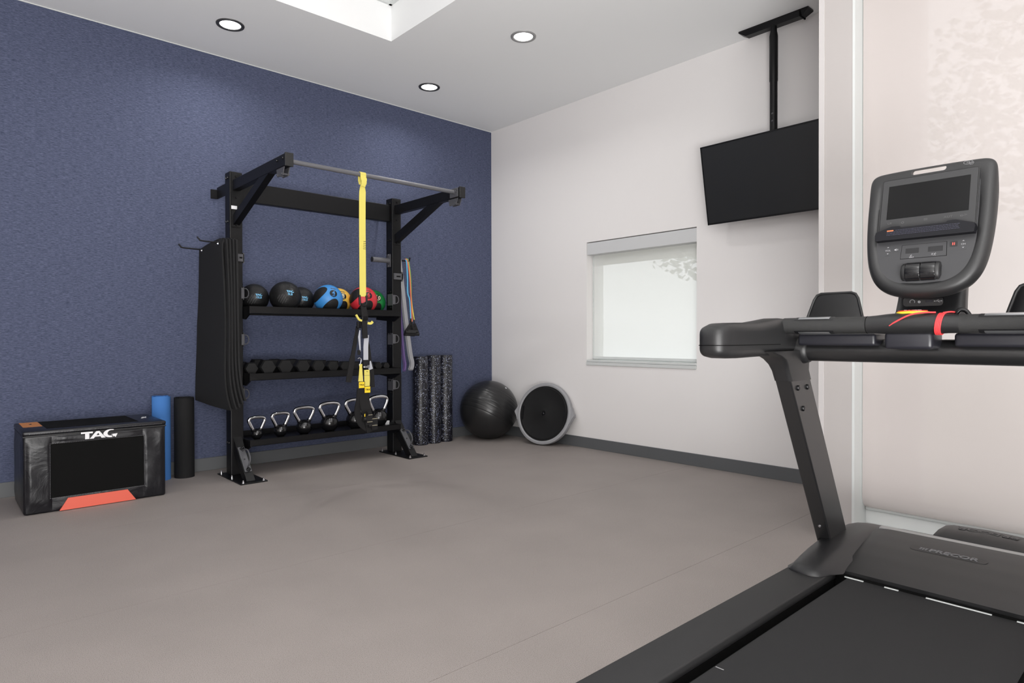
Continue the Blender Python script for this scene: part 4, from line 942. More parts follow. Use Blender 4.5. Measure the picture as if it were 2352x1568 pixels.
ob('centre_plug', lathe(B(), [(0.024, 0), (0.022, 0.003), (0.010, 0.002), (0.006, 0.006), (0, 0.007)], ctr+nrm*0.010, nrm, 20), 'gloss', t, smooth=True)
for s_ in (-1, 1):
    bm = prism(B(), rrect(0.030, 0.16, 0.014, 4, s_*RB*0.80, -0.01), fn, 0.009, 0.0135); o = ob('grip_slot', bm, 'label_black', t)
bm = lathe(B(), [(RB*0.895, 0.010), (RB*0.94, 0.016), (RB*1.0, 0.010), (RB*1.015, -0.012), (RB*0.99, -0.045), (RB*0.90, -0.052), (RB*0.895, 0.010)], ctr, nrm, 72)
ob('rim', bm, 'gray_rub', t, smooth=True, label='grey rubber rim')
for s_ in (-1, 1):
    rings = []
    for (k, hh) in ((0.90, 0.30), (1.00, 0.19), (1.05, 0.10), (1.115, 0.018)):
        rings.append([fn(s_*RB*k, RB*hh*1.2, 0.010), fn(s_*RB*k, -RB*hh*1.2, 0.010), fn(s_*RB*k, -RB*hh*1.2, -0.040), fn(s_*RB*k, RB*hh*1.2, -0.040)])
    ob('handle_lug', loft(B(), rings), 'gray_rub', t)
prof = [(RB*0.97*math.cos(a_), -0.04-0.125*math.sin(a_)) for a_ in [math.radians(v) for v in range(0, 86, 6)]]+[(0, -0.165)]
ob('inflated_dome', lathe(B(), prof, ctr, nrm, 60), 'gray_rub', t, smooth=True)

# ================================================================== TREADMILL
YC = -5.080
T = empty('treadmill', (-2.7, YC, 0), 'large black treadmill with touchscreen console facing the tall shaded window', 'treadmill')
def my(y): return 2*YC-y
# running deck
for s_ in (1, -1):
    ya, yb = (YC+0.335, YC+0.478) if s_ > 0 else (YC-0.478, YC-0.335)
    o = ob('side_rail', box(B(), (-3.98, ya, 0.196), (-2.30, yb, 0.228), 0.006, 3), 'rail', T, smooth=True)
    ob('rail_web', box(B(), (-3.95, min(YC+s_*0.337, YC+s_*0.343), 0.09), (-2.30, max(YC+s_*0.337, YC+s_*0.343), 0.197)), 'dark', T)
    bm = B(); box(bm, (-3.94, min(YC+s_*0.345, YC+s_*0.46), 0.05), (-2.30, max(YC+s_*0.345, YC+s_*0.46), 0.166), 0.004, 1); ob('frame_beam', bm, 'tm_side', T)
    bm = box(B(), (-4.01, ya-0.002 if s_ > 0 else ya-0.004, 0.04), (-3.90, yb+0.004, 0.232), 0.02, 3); ob('end_cap', bm, 'tm_dark', T, smooth=True)
    for x in (-3.85, -1.75): ob('foot', lathe(B(), [(0.03, 0), (0.032, 0.012), (0.018, 0.03), (0.012, 0.052), (0, 0.052)], (x, YC+s_*0.40, 0), seg=18), 'rubber', T, smooth=True)
    ob('belt_gutter', box(B(), (-3.92, min(YC+s_*0.288, YC+s_*0.336), 0.090), (-2.28, max(YC+s_*0.288, YC+s_*0.336), 0.110)), 'dark', T)
bm = B(); rings = []
prof = [(-2.26, 0.214), (-3.90, 0.214)]+[(-3.90-0.036*math.sin(a_), 0.178+0.036*math.cos(a_)) for a_ in [math.radians(v) for v in range(15, 181, 15)]]+[(-2.26, 0.142)]
V = [[bm.verts.new((x, YC+0.289, z)), bm.verts.new((x, YC-0.289, z))] for x, z in prof]
for A_, B_ in zip(V, V[1:]): bm.faces.new((A_[0], A_[1], B_[1], B_[0]))
ob('running_belt', bm, 'belt', T, smooth=True)
ob('rear_roller', tube(B(), [(-3.90, YC+0.335, 0.178), (-3.90, YC-0.335, 0.178)], 0.034, 20), 'silver', T, smooth=True)
ob('belt_deck', box(B(), (-3.86, YC-0.30, 0.150), (-2.30, YC+0.30, 0.205)), 'dark', T)
ob('belt_mark', box(B(), (-3.30, YC+0.262, 0.2142), (-3.297, YC+0.286, 0.2148)), 'ink_gray', T)
# hood over the motor
def hp(x):       # ridge profile
    K = [(-2.345, .231), (-2.30, .243), (-2.20, .266), (-2.10, .284), (-2.00, .2955), (-1.93, .3000), (-1.88, .3000), (-1.84, .292), (-1.72, .262), (-1.62, .22), (-1.56, .15), (-1.55, .06)]
    for (a_, za), (b_, zb) in zip(K, K[1:]):
        if a_ <= x <= b_: return za+(zb-za)*(x-a_)/(b_-a_)
    return K[0][1] if x < K[0][0] else K[-1][1]
xs = [-2.345+0.02*i for i in range(27)]+[-1.82, -1.80, -1.77, -1.73, -1.69, -1.65, -1.62, -1.59, -1.565, -1.55]
xs = sorted(set(round(v, 4) for v in xs if v <= -1.83 or v in (-1.82, -1.80, -1.77, -1.73, -1.69, -1.65, -1.62, -1.59, -1.565, -1.55)))
bm = B(); g = []
ysn = [-0.375, -0.372, -0.36, -0.345, -0.32, -0.28, -0.2, -0.1, 0, 0.1, 0.2, 0.28, 0.32, 0.345, 0.36, 0.372, 0.375]
for x in xs:
    row = []
    for y_ in ysn:
        e = max(0, (abs(y_)-0.28)/0.095); drop = 0.030*e**2.2+(0.10 if abs(y_) >= 0.375 else 0)
        xx = x-(0.0 if x > -2.2 else 0.0)
        row.append(bm.verts.new((xx+0.05*e*e*(1 if x < -1.7 else -0.4)*0.4, YC+y_, max(0.05, hp(x)+0.006-drop))))
    g.append(row)
lo_ = [bm.verts.new((v.co.x+0.004, v.co.y, 0.222)) for v in g[0]]; g = [lo_]+g
for A_, B_ in zip(g, g[1:]):
    for k in range(len(ysn)-1): bm.faces.new((A_[k], A_[k+1], B_[k+1], B_[k]))
ob('motor_hood', bm, 'tm', T, smooth=True, angle=50)
for s_ in (1, -1):
    # outer wing of the hood, reaching back over the rail
    bm = B(); g = []
    prof = [(-2.475, .2285), (-2.472, .240), (-2.43, .256), (-2.36, .270), (-2.28, .282), (-2.18, .292), (-2.08, .298), (-1.98, .299), (-1.88, .294), (-1.78, .280), (-1.68, .255), (-1.60, .21), (-1.565, .14), (-1.56, .06)]
    for x, z in prof:
        row = []
        for q, dz, dx_ in ((0.300, 0.045 if x > -2.34 else 0.018, 0.110), (0.325, 0.008, 0.070), (0.345, 0.0, 0.02), (0.37, 0.0, 0.0), (0.42, 0.0, 0.0), (0.455, 0.006, 0.012), (0.472, 0.020, 0.03), (0.481, 0.06, 0.05), (0.482, 0.13, 0.05)):
            dxx = dx_ if x < -2.4 else dx_*max(0, (-2.1-x)/0.3)
            if x > -1.7: dxx = -dx_*0.5
            row.append(bm.verts.new((x+dxx, YC+s_*q, max(0.04 if x > -2.30 else 0.2285, z-dz))))
        g.append(row)
    for A_, B_ in zip(g, g[1:]):
        for k in range(8): bm.faces.new((A_[k], A_[k+1], B_[k+1], B_[k]))
    ob('side_cover', bm, 'tm_dark', T, smooth=True, angle=75)
# light showing through the hood gap, modelled as thin pale strips
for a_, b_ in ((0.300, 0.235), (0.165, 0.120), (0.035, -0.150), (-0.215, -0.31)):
    ob('hood_gap_glint', box(B(), (-2.353, YC+b_, 0.2142), (-2.3465, YC+a_, 0.2168)), 'trim', T)
ob('hood_seal', box(B(), (-2.346, YC-0.345, 0.10), (-2.26, YC+0.335, 0.2225)), 'dark', T)
ob('bulkhead', box(B(), (-2.30, YC-0.47, 0.05), (-2.24, YC+0.47, 0.2145)), 'dark', T)
# light caught by the ridge edge, built as a pale strip; logo plate
bm = prism(B(), [(-1.905, .3065), (-1.872, .3068), (-1.868, .303), (-1.905, .300)], lambda u, v, d: Vector((u, YC+d, v)), -0.345, 0.325); ob('ridge_highlight', bm, 'gray_trim', T)
sl = Vector((0.10, 0, 0.0145)).normalized(); on = Vector((-sl.z, 0, sl.x))
o0 = Vector((-2.055, -5.038, 0.2955))
fn = lambda u, v, d: o0+Vector((0, -u, 0))+sl*v+on*d
pl = ob('logo_plate', prism(B(), rrect(0.250, 0.044, 0.021, 6), fn, -0.004, 0.0012), 'tm_dark', T)
bm = text_bm('PRECOR', 0.034, 0.0010, 1.22, 0.0010, 0.12); ob('raised_lettering', place(bm, fn(0.016, 0, 0.0018), (0, -1, 0), sl), 'ink_dim', pl)
bm = B()
for k in range(3): prism(bm, [(-0.092+k*.009, -.009), (-0.087+k*.009, -.009), (-0.083+k*.009, .010), (-0.088+k*.009, .010)], fn, .001, .0028)
prism(bm, [(-0.093, .010), (-0.064, .010), (-0.0645, .007), (-0.093, .007)], fn, .001, .0028)
ob('raised_emblem', bm, 'ink_dim', pl)
# front bump with its own lettering
bm = B(); rings = []
for x, z, hw in ((-1.82, .245, .185), (-1.78, .290, .18), (-1.72, .304, .175), (-1.62, .302, .172), (-1.55, .275, .17), (-1.52, .20, .165), (-1.515, .08, .165)):
    rings.append([(x, YC-hw, max(.05, z-.10)), (x, YC-hw+.004, z-.03), (x, YC-hw+.02, z-.008), (x, YC-hw+.05, z), (x, YC, z+.004), (x, YC+hw-.05, z), (x, YC+hw-.02, z-.008), (x, YC+hw-.004, z-.03), (x, YC+hw, max(.05, z-.10))])
fb = ob('front_cover', loft(B(), rings), 'tm', T, smooth=True, angle=55); bm.free()
bm = text_bm('PRECOR', 0.046, 0.0008, 1.22, 0.001, 0.12); ob('raised_lettering', place(bm, (-1.672, YC-0.01, 0.3075), (0, 1, 0), (-1, 0, -0.02)), 'tm_face', fb)
# uprights
for s_ in (1, -1):
    ya, yb = YC+s_*0.418, YC+s_*0.478
    f_ = lambda z: -2.185+(z-0.308)*(-0.377/0.681)
    P0, P1 = 0.255, 0.965
    hx = []
    for z in (P0, P1):
        hx += [(f_(z), ya, z), (f_(z)+0.172, ya, z), (f_(z)+0.172, yb, z), (f_(z), yb, z)]
    bm = hexa(B(), hx); bmesh.ops.recalc_face_normals(bm, faces=bm.faces)
    bmesh.ops.bevel(bm, geom=bm.edges[:], offset=0.005, segments=2, affect='EDGES', profile=0.5)
    up_ = ob('upright', bm, 'tm_metal', T)
    for (dx_, z) in ((0.035, 0.925), (0.115, 0.925), (0.035, 0.845)):
        ob('screw', lathe(B(), [(0.0105, 0), (0.0105, 0.003), (0.008, 0.007), (0.004, 0.0075), (0.003, 0.005), (0, 0.005)], (f_(z)+dx_+0.008, ya, z), (0, -s_, 0), 16), 'bolt', up_, smooth=True)
    ob('screw', lathe(B(), [(0.007, 0), (0.005, 0.004), (0, 0.004)], (f_(0.345)+0.001, YC+s_*0.45, 0.345), (-1, 0, -0.4), 12), 'chrome', up_)
    # sleeve at the top of the upright, flaring into the arm
    rings = []
    for z, gx0, gx1, gy in ((0.952, -0.006, 0.178, 0.004), (0.99, -0.008, 0.180, 0.004), (1.015, -0.014, 0.186, 0.008), (1.035, -0.03, 0.195, 0.014), (1.05, -0.065, 0.20, 0.016), (1.065, -0.13, 0.205, 0.016)):
        x0, x1 = f_(z)+gx0, f_(z)+gx1; y0, y1 = min(ya, yb)-gy, max(ya, yb)+gy; r = 0.016
        q = rrect(x1-x0, y1-y0, r, 4, (x0+x1)/2, (y0+y1)/2); rings.append([(u, v, z) for u, v in q])
    ob('upright_sleeve', loft(B(), rings), 'tm', T, smooth=True, angle=50)
    # arm reaching back to the runner
    yc_ = YC+s_*0.478
    rings = []
    for x, zc, hz, hy in ((-3.012, 1.098, .022, .018), (-3.006, 1.100, .040, .034), (-2.99, 1.102, .050, .045), (-2.95, 1.104, .058, .052), (-2.88, 1.105, .060, .055), (-2.75, 1.107, .060, .056), (-2.66, 1.112, .064, .057), (-2.58, 1.117, .068, .058), (-2.50, 1.117, .066, .058), (-2.43, 1.10, .062, .056), (-2.37, 1.085, .056, .05), (-2.33, 1.075, .045, .042)):
        r = min(hy, hz)*0.55; q = rrect(hy*2, hz*2, r, 5, yc_, zc); rings.append([(x, u, v) for u, v in q])
    arm = ob('handrail_arm', loft(B(), rings), 'tm', T, smooth=True, angle=60)
    rings = []
    for x, hy in ((-3.0142, .022), (-3.0085, .036), (-2.9925, .0472), (-2.95, .0537), (-2.88, .0567), (-2.72, .0576), (-2.62, .0582)):
        rings.append([(x, yc_-hy, 1.0905), (x, yc_+hy, 1.0905), (x, yc_+hy, 1.0885), (x, yc_-hy, 1.0885)])
    ob('parting_line', loft(B(), rings), 'dark', arm)
# cross tube and front grip bar
bm = tube(B(), [(-2.45, YC+0.43, 1.067), (-2.45, YC-0.43, 1.067)], 0.0405, 36); ob('cross_tube', bm, 'tm_metal', T, smooth=True)
for s_ in (1, -1):
    ob('tube_collar', lathe(B(), [(0.0405, 0), (0.046, 0.004), (0.049, 0.014), (0.052, 0.035), (0.056, 0.06)], (-2.45, YC+s_*0.385, 1.067), (0, s_, 0), 32), 'tm', T, smooth=True)
gx, gz = -2.570, 1.156
for s_ in (1, -1):
    ob('grip_bar', tube(B(), [(gx, YC+s_*0.428, gz), (gx, YC+(0.1485 if s_ > 0 else -0.112), gz)], 0.0285, 28), 'grip', T, smooth=True)
    for zs in (1, -1):
        bm = B(); rings = []
        for a_ in range(-5, 6):
            aa = math.radians(90*zs+a_*5+(15 if zs > 0 else -15)); rings.append([(gx+rr*math.cos(aa), YC+(0.318 if s_ > 0 else -0.228)+yy, gz+rr*math.sin(aa)) for rr, yy in ((0.0288, -.057), (0.0303, -.050), (0.0303, .050), (0.0288, .057))])
        ob('pulse_sensor', loft(B(), rings, closed=True), 'silver', T, smooth=True)
        rings = []
        for a_ in range(-7, 8):
            aa = math.radians(90*zs+a_*5+(15 if zs > 0 else -15)); rings.append([(gx+rr*math.cos(aa), YC+(0.318 if s_ > 0 else -0.228)+yy, gz+rr*math.sin(aa)) for rr, yy in ((0.0275, -.070), (0.0296, -.064), (0.0296, .064), (0.0275, .070))])
        ob('sensor_surround', loft(B(), rings, closed=True), 'tm_dark', T, smooth=True)
    # accessory tray floor under the grip
    y0, y1 = (YC+0.135, YC+0.395) if s_ > 0 else (YC-0.395, YC-0.088)
    ob('tray', box(B(), (-2.54, y0, 1.085), (-2.36, y1, 1.128), 0.010, 3), 'navy', T, smooth=True)
    # tray back: tapered board with raised edge
    yc_ = YC+(0.345 if s_ > 0 else -0.285)
    def bd(u, v, d): return Vector((-2.34+v*0.25+0.20*(u*0.0)+0.9*u*u-0.0, yc_+u, 1.165+v))+Vector((-d, 0, 0.25*d))
    out = [(-0.108, -0.03), (-0.103, 0.01), (-0.092, 0.05), (-0.080, 0.092), (-0.070, 0.109), (-0.055, 0.115), (0.055, 0.115), (0.070, 0.109), (0.080, 0.092), (0.092, 0.05), (0.103, 0.01), (0.108, -0.03)]
    bm = B(); F1 = []
    for d in (0.0, 0.010):
        F1.append([[bm.verts.new(bd(uu, v, d)) for uu in [(-1+2*k/10)*abs(u) for k in range(11)]] for u, v in out[:6]])
    for L_ in F1:
        for A_, B_ in zip(L_, L_[1:]):
            for k in range(10): bm.faces.new((A_[k], A_[k+1], B_[k+1], B_[k]))
    for (A_, B_) in zip(F1[0], F1[0][1:]): pass
    for i in range(5):
        for k in (0, 10): bm.faces.new((F1[0][i][k], F1[0][i+1][k], F1[1][i+1][k], F1[1][i][k]))
    for k in range(10): bm.faces.new((F1[0][5][k], F1[0][5][k+1], F1[1][5][k+1], F1[1][5][k]))
    tb = ob('tray_back', bm, 'tm_side', T, smooth=True, angle=50)
    P = [bd(u, v, 0.010) for u, v in out]; ob('tray_rim', tube(B(), P, 0.0055, 8), 'tm', T, smooth=True)
rings = []
for y_, rz, rx, dz in ((0.147, .0285, .0285, 0), (0.12, .030, .032, .001), (0.09, .033, .040, .002), (0.055, .036, .050, .002), (0.02, .037, .054, .002), (-0.015, .036, .050, .002), (-0.05, .033, .040, .002), (-0.08, .030, .032, .001), (-0.1125, .0287, .0287, 0)):
    rings.append([(gx+(rx-.0285)*0.9+rx*math.cos(k*2*PI/28), YC+y_, gz+dz+rz*math.sin(k*2*PI/28)) for k in range(28)])
hub = ob('grip_hub', loft(B(), rings), 'tm', T, smooth=True)
ob('hub_seam', tube(B(), [(gx, YC+0.1485, gz), (gx, YC+0.1468, gz)], 0.0291, 28), 'dark', T)
ob('hub_cover', box(B(), (-2.575, YC-0.040, 1.076), (-2.46, YC+0.098, 1.132), 0.012, 3), 'navy', T, smooth=True)
ob('cord_hole', lathe(B(), [(0.0055, 0.0015), (0, 0.0015)], (gx-0.0255, YC+0.075, gz-0.004), (-1, 0, 0.1), 14), 'dark', T)
# stop button
fs_ = lambda u, v, d: Vector((gx+0.020+v, YC+0.022-u, gz+0.041-0.002*abs(u)/0.06+d))
ob('stop_button_rim', prism(B(), [(0.046*math.cos(a_), 0.026*math.sin(a_)) for a_ in [k*2*PI/36 for k in range(36)]], fs_, -0.006, 0.0010), 'yel_rim', T)
sb_ = ob('stop_button', prism(B(), [(0.042*math.cos(a_), 0.023*math.sin(a_)) for a_ in [k*2*PI/36 for k in range(36)]], fs_, 0.0, 0.0045), 'stop', T, label='red stop button')
ob('lettering', place(text_bm('STOP', 0.017, 0.0004, 1.2), fs_(0, 0, 0.005), (0, -1, 0), (1, 0, 0)), 'ink_white', sb_)
# safety cord
hole = Vector((gx-0.027, YC+0.075, gz-0.004))
P = spline([hole, (gx-0.030, YC+0.050, gz+0.012), (gx-0.026, YC+0.015, gz+0.030), (gx-0.016, YC-0.02, gz+0.036), (gx-0.004, YC-0.048, gz+0.036)], 6)
cord = ob('safety_cord', tube(B(), P, 0.0026, 8), 'cord', T, smooth=True)
P = []
for k in range(4*24+1):
    a_ = k/24*2*PI; P.append((gx+0.0015+0.0325*math.cos(a_), YC-0.052-0.0042*k/24-0.006*math.sin(a_), gz+0.0325*math.sin(a_)))
ob('cord_coil', tube(B(), P, 0.0026, 8), 'cord', T, smooth=True)
ob('cord_end', tube(B(), spline([(gx, YC-0.066, gz+0.034), (gx+0.01, YC-0.085, gz+0.037), (gx+0.025, YC-0.098, gz+0.034)], 5), 0.0026, 8), 'cord', T, smooth=True)
bm = tube(B(), spline([(gx+0.02, YC-0.095, gz+0.026), (gx+0.02, YC-0.105, gz+0.042), (gx+0.022, YC-0.120, gz+0.040), (gx+0.022, YC-0.130, gz+0.026)], 5), 0.0065, 10); ob('cord_clip', bm, 'bolt', T, smooth=True)
# neck between hub and console
rings = []
for z, x, hx_, hy in ((1.145, -2.47, .060, .120), (1.175, -2.455, .048, .104), (1.20, -2.44, .038, .099), (1.24, -2.425, .034, .097), (1.29, -2.41, .032, .096), (1.34, -2.40, .028, .092)):
    rings.append([(x+v, YC+u, z) for u, v in rrect(hy*2, hx_*2, min(hx_, hy)*0.7, 5)])
nk = ob('console_neck', loft(B(), rings), 'tm_dark', T, smooth=True, angle=60)
fnk = lambda u, v, d: Vector((-2.470-d, YC+0.015-u, 1.232+v))
ob('socket_panel', prism(B(), rrect(0.115, 0.030, 0.010, 4), fnk, -0.02, 0.0), 'gloss', nk)
o = fnk(-0.030, 0, 0.0)
ob('headphone_symbol', tube(B(), [o+Vector((-.001, -0.007*math.cos(a_), 0.007*math.sin(a_))) for a_ in [math.radians(v) for v in range(-30, 211, 20)]], 0.0012, 6), 'ink_gray', nk)
ob('headphone_socket', lathe(B(), [(0.004, 0), (0.004, .001), (0.0022, .001), (0, -.001)], fnk(-0.010, -.001, 0.0), (-1, 0, 0), 14), 'silver', nk)
ob('usb_socket', prism(B(), rrect(0.020, 0.007, 0.0015, 2, 0.018, 0.0), fnk, 0, 0.001), 'navy', nk)
bm = B(); prism(bm, [(.034, -.0006), (.052, -.0006), (.052, .0006), (.034, .0006)], fnk, 0, .001); prism(bm, [(.052, -.002), (.056, 0), (.052, .002)], fnk, 0, .001); prism(bm, [(.032, -.0015), (.035, -.0015), (.035, .0015), (.032, .0015)], fnk, 0, .001)
prism(bm, [(.038, 0), (.042, .004), (.046, .004), (.046, .0032), (.0424, .0032), (.0392, 0)], fnk, 0, .001); prism(bm, [(.042, 0), (.046, -.004), (.049, -.004), (.049, -.0032), (.0464, -.0032), (.0434, 0)], fnk, 0, .001)
ob('usb_symbol', bm, 'ink_gray', nk)
# console, built in its own tilted plane
cu_ = Vector((0, -1, 0)); cv_ = Vector((0.2425, 0, 0.9701)); cn_ = Vector((-0.9701, 0, 0.2425)); O = Vector((-2.455, YC, 1.670))
fc = lambda u, v, d: O+cu_*u+cv_*v+cn_*d
half = [(0, 0.010), (0.07, 0.0095), (0.125, 0.008), (0.152, 0.0055), (0.168, -0.001), (0.1765, -0.013), (0.180, -0.032), (0.1820, -0.07), (0.1828, -0.12), (0.1820, -0.17), (0.1800, -0.215), (0.1760, -0.262), (0.1700, -0.305), (0.1610, -0.342), (0.1480, -0.372), (0.1300, -0.396), (0.105, -0.4145), (0.075, -0.4265), (0.04, -0.4330), (0, -0.4350)]
_h = spline([(-half[1][0], half[1][1], 0)]+[(u, v, 0) for u, v in half]+[(-half[-2][0], half[-2][1], 0)], 4)[4:-4]
half = [(q.x, q.y) for q in _h]; half[0] = (0, half[0][1]); half[-1] = (0, half[-1][1])
outl = half+[(-u, v) for u, v in half[-2:0:-1]]
def cring(ins, d, bow=0.0):
    k = []; cvv = -0.2125
    for u, v in outl:
        su = (0.1828-ins)/0.1828; sv = (0.2225-ins)/0.2225
        tk = 1.0 if d > 0 or v < -0.10 else 1.0-0.66*(v+0.10)/0.11
        k.append(fc(u*su, cvv+(v-cvv)*sv, d*tk))
    return k
rings = [cring(0.075, -0.075), cring(0.035, -0.072), cring(0.012, -0.062), cring(0.003, -0.048), cring(0.0, -0.036), cring(0.0004, -0.028), cring(0.0018, -0.021), cring(0.0042, -0.014), cring(0.0078, -0.008), cring(0.0125, -0.0030), cring(0.0185, -0.0004), cring(0.027, 0.0004), cring(0.035, -0.0016), cring(0.041, -0.006)]
bm = loft(B(), rings); bmesh.ops.recalc_face_normals(bm, faces=bm.faces)
# cut the hand slot through the top rim
me = bpy.data.meshes.new('a'); bm.to_mesh(me); oa = bpy.data.objects.new('a', me); COL.objects.link(oa)
bm2 = prism(B(), rrect(0.100, 0.0165, 0.0082, 6, -0.003, -0.0080), lambda u, v, d: fc(u, v-d*0.30, d), -0.08, 0.03); bmesh.ops.recalc_face_normals(bm2, faces=bm2.faces)
mb = bpy.data.meshes.new('b'); bm2.to_mesh(mb); obb = bpy.data.objects.new('b', mb); COL.objects.link(obb); bm2.free()
md = oa.modifiers.new('m', 'BOOLEAN'); md.operation = 'DIFFERENCE'; md.object = obb; md.solver = 'EXACT'
bpy.context.view_layer.update(); dg = bpy.context.evaluated_depsgraph_get()
mr = bpy.data.meshes.new_from_object(oa.evaluated_get(dg)); bm3 = bmesh.new(); bm3.from_mesh(mr)
for q in (oa, obb): bpy.data.objects.remove(q)
bm.free()
CN = ob('console', bm3, 'tm', T, smooth=True, angle=35)
# inner face
hf = [(0, -0.022), (0.10, -0.022), (0.132, -0.024), (0.1405, -0.033), (0.1405, -0.19), (0.1395, -0.26), (0.134, -0.31), (0.122, -0.350), (0.098, -0.378), (0.06, -0.390), (0, -0.394)]
fo = hf+[(-u, v) for u, v in hf[-2:0:-1]]
ob('face_panel', prism(B(), fo, fc, -0.020, -0.0035), 'tm_face', CN)
bz_ = prism(B(), rrect(0.268, 0.190, 0.006, 4, 0.0, -0.119), fc, -0.006, 0.0005); ob('screen_bezel', bz_, 'tm_bezel', CN)
bm = B()
fr = rrect(0.276, 0.198, 0.009, 4, 0, -0.119); fi = rrect(0.270, 0.192, 0.007, 4, 0, -0.119)
A_ = [bm.verts.new(fc(u, v, 0.0012)) for u, v in fr]; B_ = [bm.verts.new(fc(u, v, 0.0012)) for u, v in fi]; C_ = [bm.verts.new(fc(u, v, -0.006)) for u, v in fr]
n = len(fr)
for k in range(n): bm.faces.new((A_[k], A_[(k+1) % n], B_[(k+1) % n], B_[k])); bm.faces.new((A_[k], C_[k], C_[(k+1) % n], A_[(k+1) % n]))
ob('bezel_frame', bm, 'tm', CN)
ob('display', prism(B(), [(-0.1155, -0.0465), (0.1155, -0.0465), (0.1155, -0.1655), (-0.1155, -0.1655)], fc, 0.0, 0.0010), 'screen', CN)
for (s_, u, sz) in (('UI', -0.105, 0.010), ('o', -0.066, 0.016), ('=', 0.0, 0.018), ('AUT', 0.062, 0.010), ('o', 0.098, 0.014), ('-->', 0.104, 0.012)):
    ob('touch_symbol', place(text_bm(s_, sz, 0.0002, 1.2), fc(u, -0.180, 0.0007), cu_, cv_), 'ink_touch', CN)
# reading ledge
bm = B(); f_ = lambda u, v, d: fc(u, v, d)
led = [(-0.138, -0.2440), (0.138, -0.2440), (0.1405, -0.226), (0.138, -0.214), (0.088, -0.1975), (0.068, -0.1985), (0.062, -0.2035), (-0.062, -0.2035), (-0.068, -0.1985), (-0.092, -0.1975), (-0.138, -0.214), (-0.1405, -0.226)]
A_ = [fc(u, v, -0.004) for u, v in led]; C_ = [fc(u, v-0.006, 0.024 if v > -0.23 else 0.020) for u, v in led]
led_o = ob('reading_ledge', prism(B(), led, lambda u, v, d: fc(u*(1-d*.3), v-d*0.12, d), -0.004, 0.022), 'ledge', CN)
rn = random.Random(3)
bm = B()
for r in range(4):
    u = -0.104 if r else -0.078
    while u < 0.096:
        ww = rn.uniform(0.003, 0.009); prism(bm, [(u, -0.2115-r*.0050), (min(u+ww, .1), -0.2115-r*.0050), (min(u+ww, .1), -0.2125-r*.0050), (u, -0.2125-r*.0050)], lambda a1, b1, d: fc(a1, b1-.0026, d), .0221, .0224); u += ww+0.0014
ob('fine_print', bm, 'ink_fine', led_o, kind='stuff')
ob('warning_badge', prism(B(), rrect(0.020, 0.0044, 0.002, 3, -0.094, -0.2125), lambda a1, b1, d: fc(a1, b1-.0026, d), .0221, .0226), 'ink_orange', led_o)
# control strip
st = [(-0.0615, -0.2615), (0.0625, -0.2615), (0.0640, -0.3070), (-0.0640, -0.3070)]
ob('control_outline', prism(B(), [(u*1.02, -0.2843+(v+0.2843)*1.045) for u, v in st], fc, -0.005, -0.0030), 'dark', CN)
cp = ob('control_panel', prism(B(), st, fc, -0.005, -0.0022), 'tm_face', CN)
for (u0, u1) in ((-0.0505, -0.0125), (0.0132, 0.0538)):
    ob('readout_window', prism(B(), [(u0, -0.2735), (u1, -0.2735), (u1, -0.2905), (u0, -0.2905)], fc, -0.003, -0.0016), 'tm_dark', cp)
def runner(u0, v0, sc, incline):
    L_ = [((0, 4.4), (0.6, 3.8)), ((-.2, 3.6), (-1.0, 1.6)), ((-.2, 3.2), (1.2, 2.6)), ((-.4, 3.2), (-1.9, 2.6)), ((-1.0, 1.6), (0.4, .6)), ((.4, .6), (-.2, -.9)), ((-1.0, 1.6), (-1.8, .3)), ((-1.8, .3), (-3.2, .4))]
    if incline: L_ += [((-3.2, -1.2), (3.4, -1.2)), ((3.4, -1.2), (3.4, .6)), ((-3.2, -1.2), (3.4, .2))]
    else: L_ += [((-5.5, 3.4), (-2.6, 3.4)), ((-6, 2.2), (-3, 2.2)), ((-5.5, 1.0), (-3.6, 1.0))]
    bm = B()
    for (a1, b1), (a2, b2) in L_: tube(bm, [fc(u0+a1*sc, v0+b1*sc, -0.0019), fc(u0+a2*sc, v0+b2*sc, -0.0019)], 0.00045, 5)
    ob('runner_symbol', bm, 'ink_gray', cp)
runner(-0.033, -0.3035, 0.0019, True); runner(0.034, -0.3035, 0.0019, False)
def arrow(u, v, s_, up=True, m_='ink_gray', par=None, d=-0.0030): 
    k = 1 if up else -1
    return ob('arrow_symbol', prism(B(), [(u-s_, v-k*s_*.45), (u+s_, v-k*s_*.45), (u, v+k*s_*.55)], fc, d, d+0.0006), m_, par or CN)
for (u, txt) in ((-0.1035, 'VOL'), (0.1070, 'CH')):
    q = ob('button_pad', prism(B(), rrect(0.018, 0.036, 0.002, 3, u, -0.2745), fc, -0.005, -0.0030), 'tm_face', CN)
    arrow(u, -0.2630, 0.003, True); arrow(u, -0.2855, 0.003, False)
    ob('lettering', place(text_bm(txt, 0.0075, 0.0002, 1.15), fc(u, -0.2745, -0.0028), cu_, cv_), 'ink_gray', q)
q = ob('mute_button', prism(B(), rrect(0.016, 0.014, 0.002, 3, -0.0795, -0.2735), fc, -0.005, -0.0030), 'tm_face', CN)
bm = B(); prism(bm, [(-.084, -.2755), (-.0815, -.2755), (-.0785, -.278), (-.0785, -.2695), (-.0815, -.272), (-.084, -.272)], fc, -.003, -.0024)
for k in (0, 1): prism(bm, [(-.0765+k*.0022, -.2765), (-.0758+k*.0022, -.2765), (-.0758+k*.0022, -.271), (-.0765+k*.0022, -.271)], fc, -.003, -.0024)
ob('mute_symbol', bm, 'ink_gray', q)
q = ob('pause_button', prism(B(), rrect(0.0205, 0.0170, 0.002, 3, 0.0815, -0.2710), fc, -0.005, -0.0026), 'tm', CN, label='dark pause button with red bars')
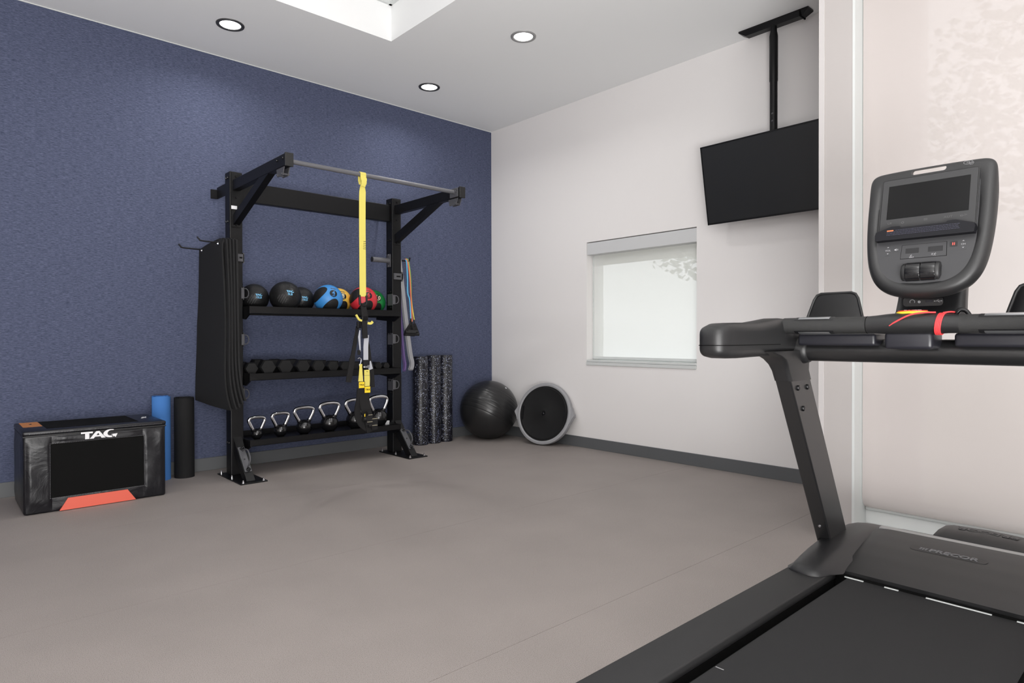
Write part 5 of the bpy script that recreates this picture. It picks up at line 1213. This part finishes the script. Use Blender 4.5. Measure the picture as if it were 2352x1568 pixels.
for k in (-1, 1): ob('pause_bar', prism(B(), rrect(0.0022, 0.0085, 0.0005, 1, 0.0815+k*0.0023, -0.2710), fc, -0.003, -0.0018), 'ink_red', q)
# speed and incline rockers
pod = ob('rocker_housing', prism(B(), rrect(0.112, 0.058, 0.016, 6, -0.0015, -0.3545), lambda u, v, d: fc(u, v, d), -0.012, 0.004), 'tm_dark', CN)
rings = []
for a_ in range(0, 181, 15):
    aa = math.radians(a_); rings.append([(u, -0.3545+0.030*math.cos(aa), -0.004+0.020*math.sin(aa)) for u in (-0.0535, -0.045, -0.043)])
for s_ in (-1, 1):
    rg = []
    for a_ in range(0, 181, 12):
        aa = math.radians(a_); rg.append([fc(s_*u-0.0015, -0.3545+k*0.029*math.cos(aa), -0.003+k*0.021*math.sin(aa)) for u, k in ((0.0545, 0.6), (0.0535, 0.88), (0.0500, 1.0), (0.0425, 1.0), (0.0425, 0.5))])
    ob('rocker_end', loft(B(), rg, closed=True), 'tm', pod, smooth=True, angle=50)
    u0, u1 = (-0.0415, -0.0008) if s_ < 0 else (0.0008, 0.0415)
    rg = []
    for a_ in range(0, 181, 12):
        aa = math.radians(a_); rd = 1.0+(0.12 if 30 < a_ < 80 else 0)
        rg.append([fc(u-0.0015, -0.3545+0.031*math.cos(aa)*k, -0.003+0.019*math.sin(aa)*rd*k) for u, k in ((u0, 0.97), (u0+.001, 1.0), (u1-.001, 1.0), (u1, 0.97))]+[fc(u1-0.0015, -0.3545+0.01*math.cos(aa), -0.006), fc(u0-0.0015, -0.3545+0.01*math.cos(aa), -0.006)])
    rk = ob('rocker_switch', loft(B(), rg, closed=True), 'gloss', pod, smooth=True, angle=30)
    um = (u0+u1)/2-0.0015
    bm = prism(B(), [(um-.009, -.3650), (um+.009, -.3650), (um, -.3715)], lambda u, v, d: fc(u, v, d-(abs(v+.3545)-.0105)*.55), 0.0125, 0.0165); ob('arrow_symbol', bm, 'tm_dark', rk)
# contactless symbol on the rim
bm = B()
tube(bm, [fc(0.106+0.0125*math.cos(a_), -0.0035+0.0062*math.sin(a_), 0.0009) for a_ in [math.radians(v) for v in range(20, 375, 15)]], 0.0004, 5)
for k in range(3): tube(bm, [fc(0.100+k*0.003+0.003*math.cos(a_), -0.003+0.004*math.sin(a_), 0.0010) for a_ in [math.radians(v) for v in range(-45, 46, 15)]], 0.0004, 5)
tube(bm, [fc(0.108, -0.0075, 0.001), fc(0.114, -0.004, 0.001), fc(0.121, -0.0065, 0.001), fc(0.118, -0.012, 0.001), fc(0.110, -0.012, 0.001)], 0.0004, 5)
ob('contactless_symbol', bm, 'ink_gray', CN)
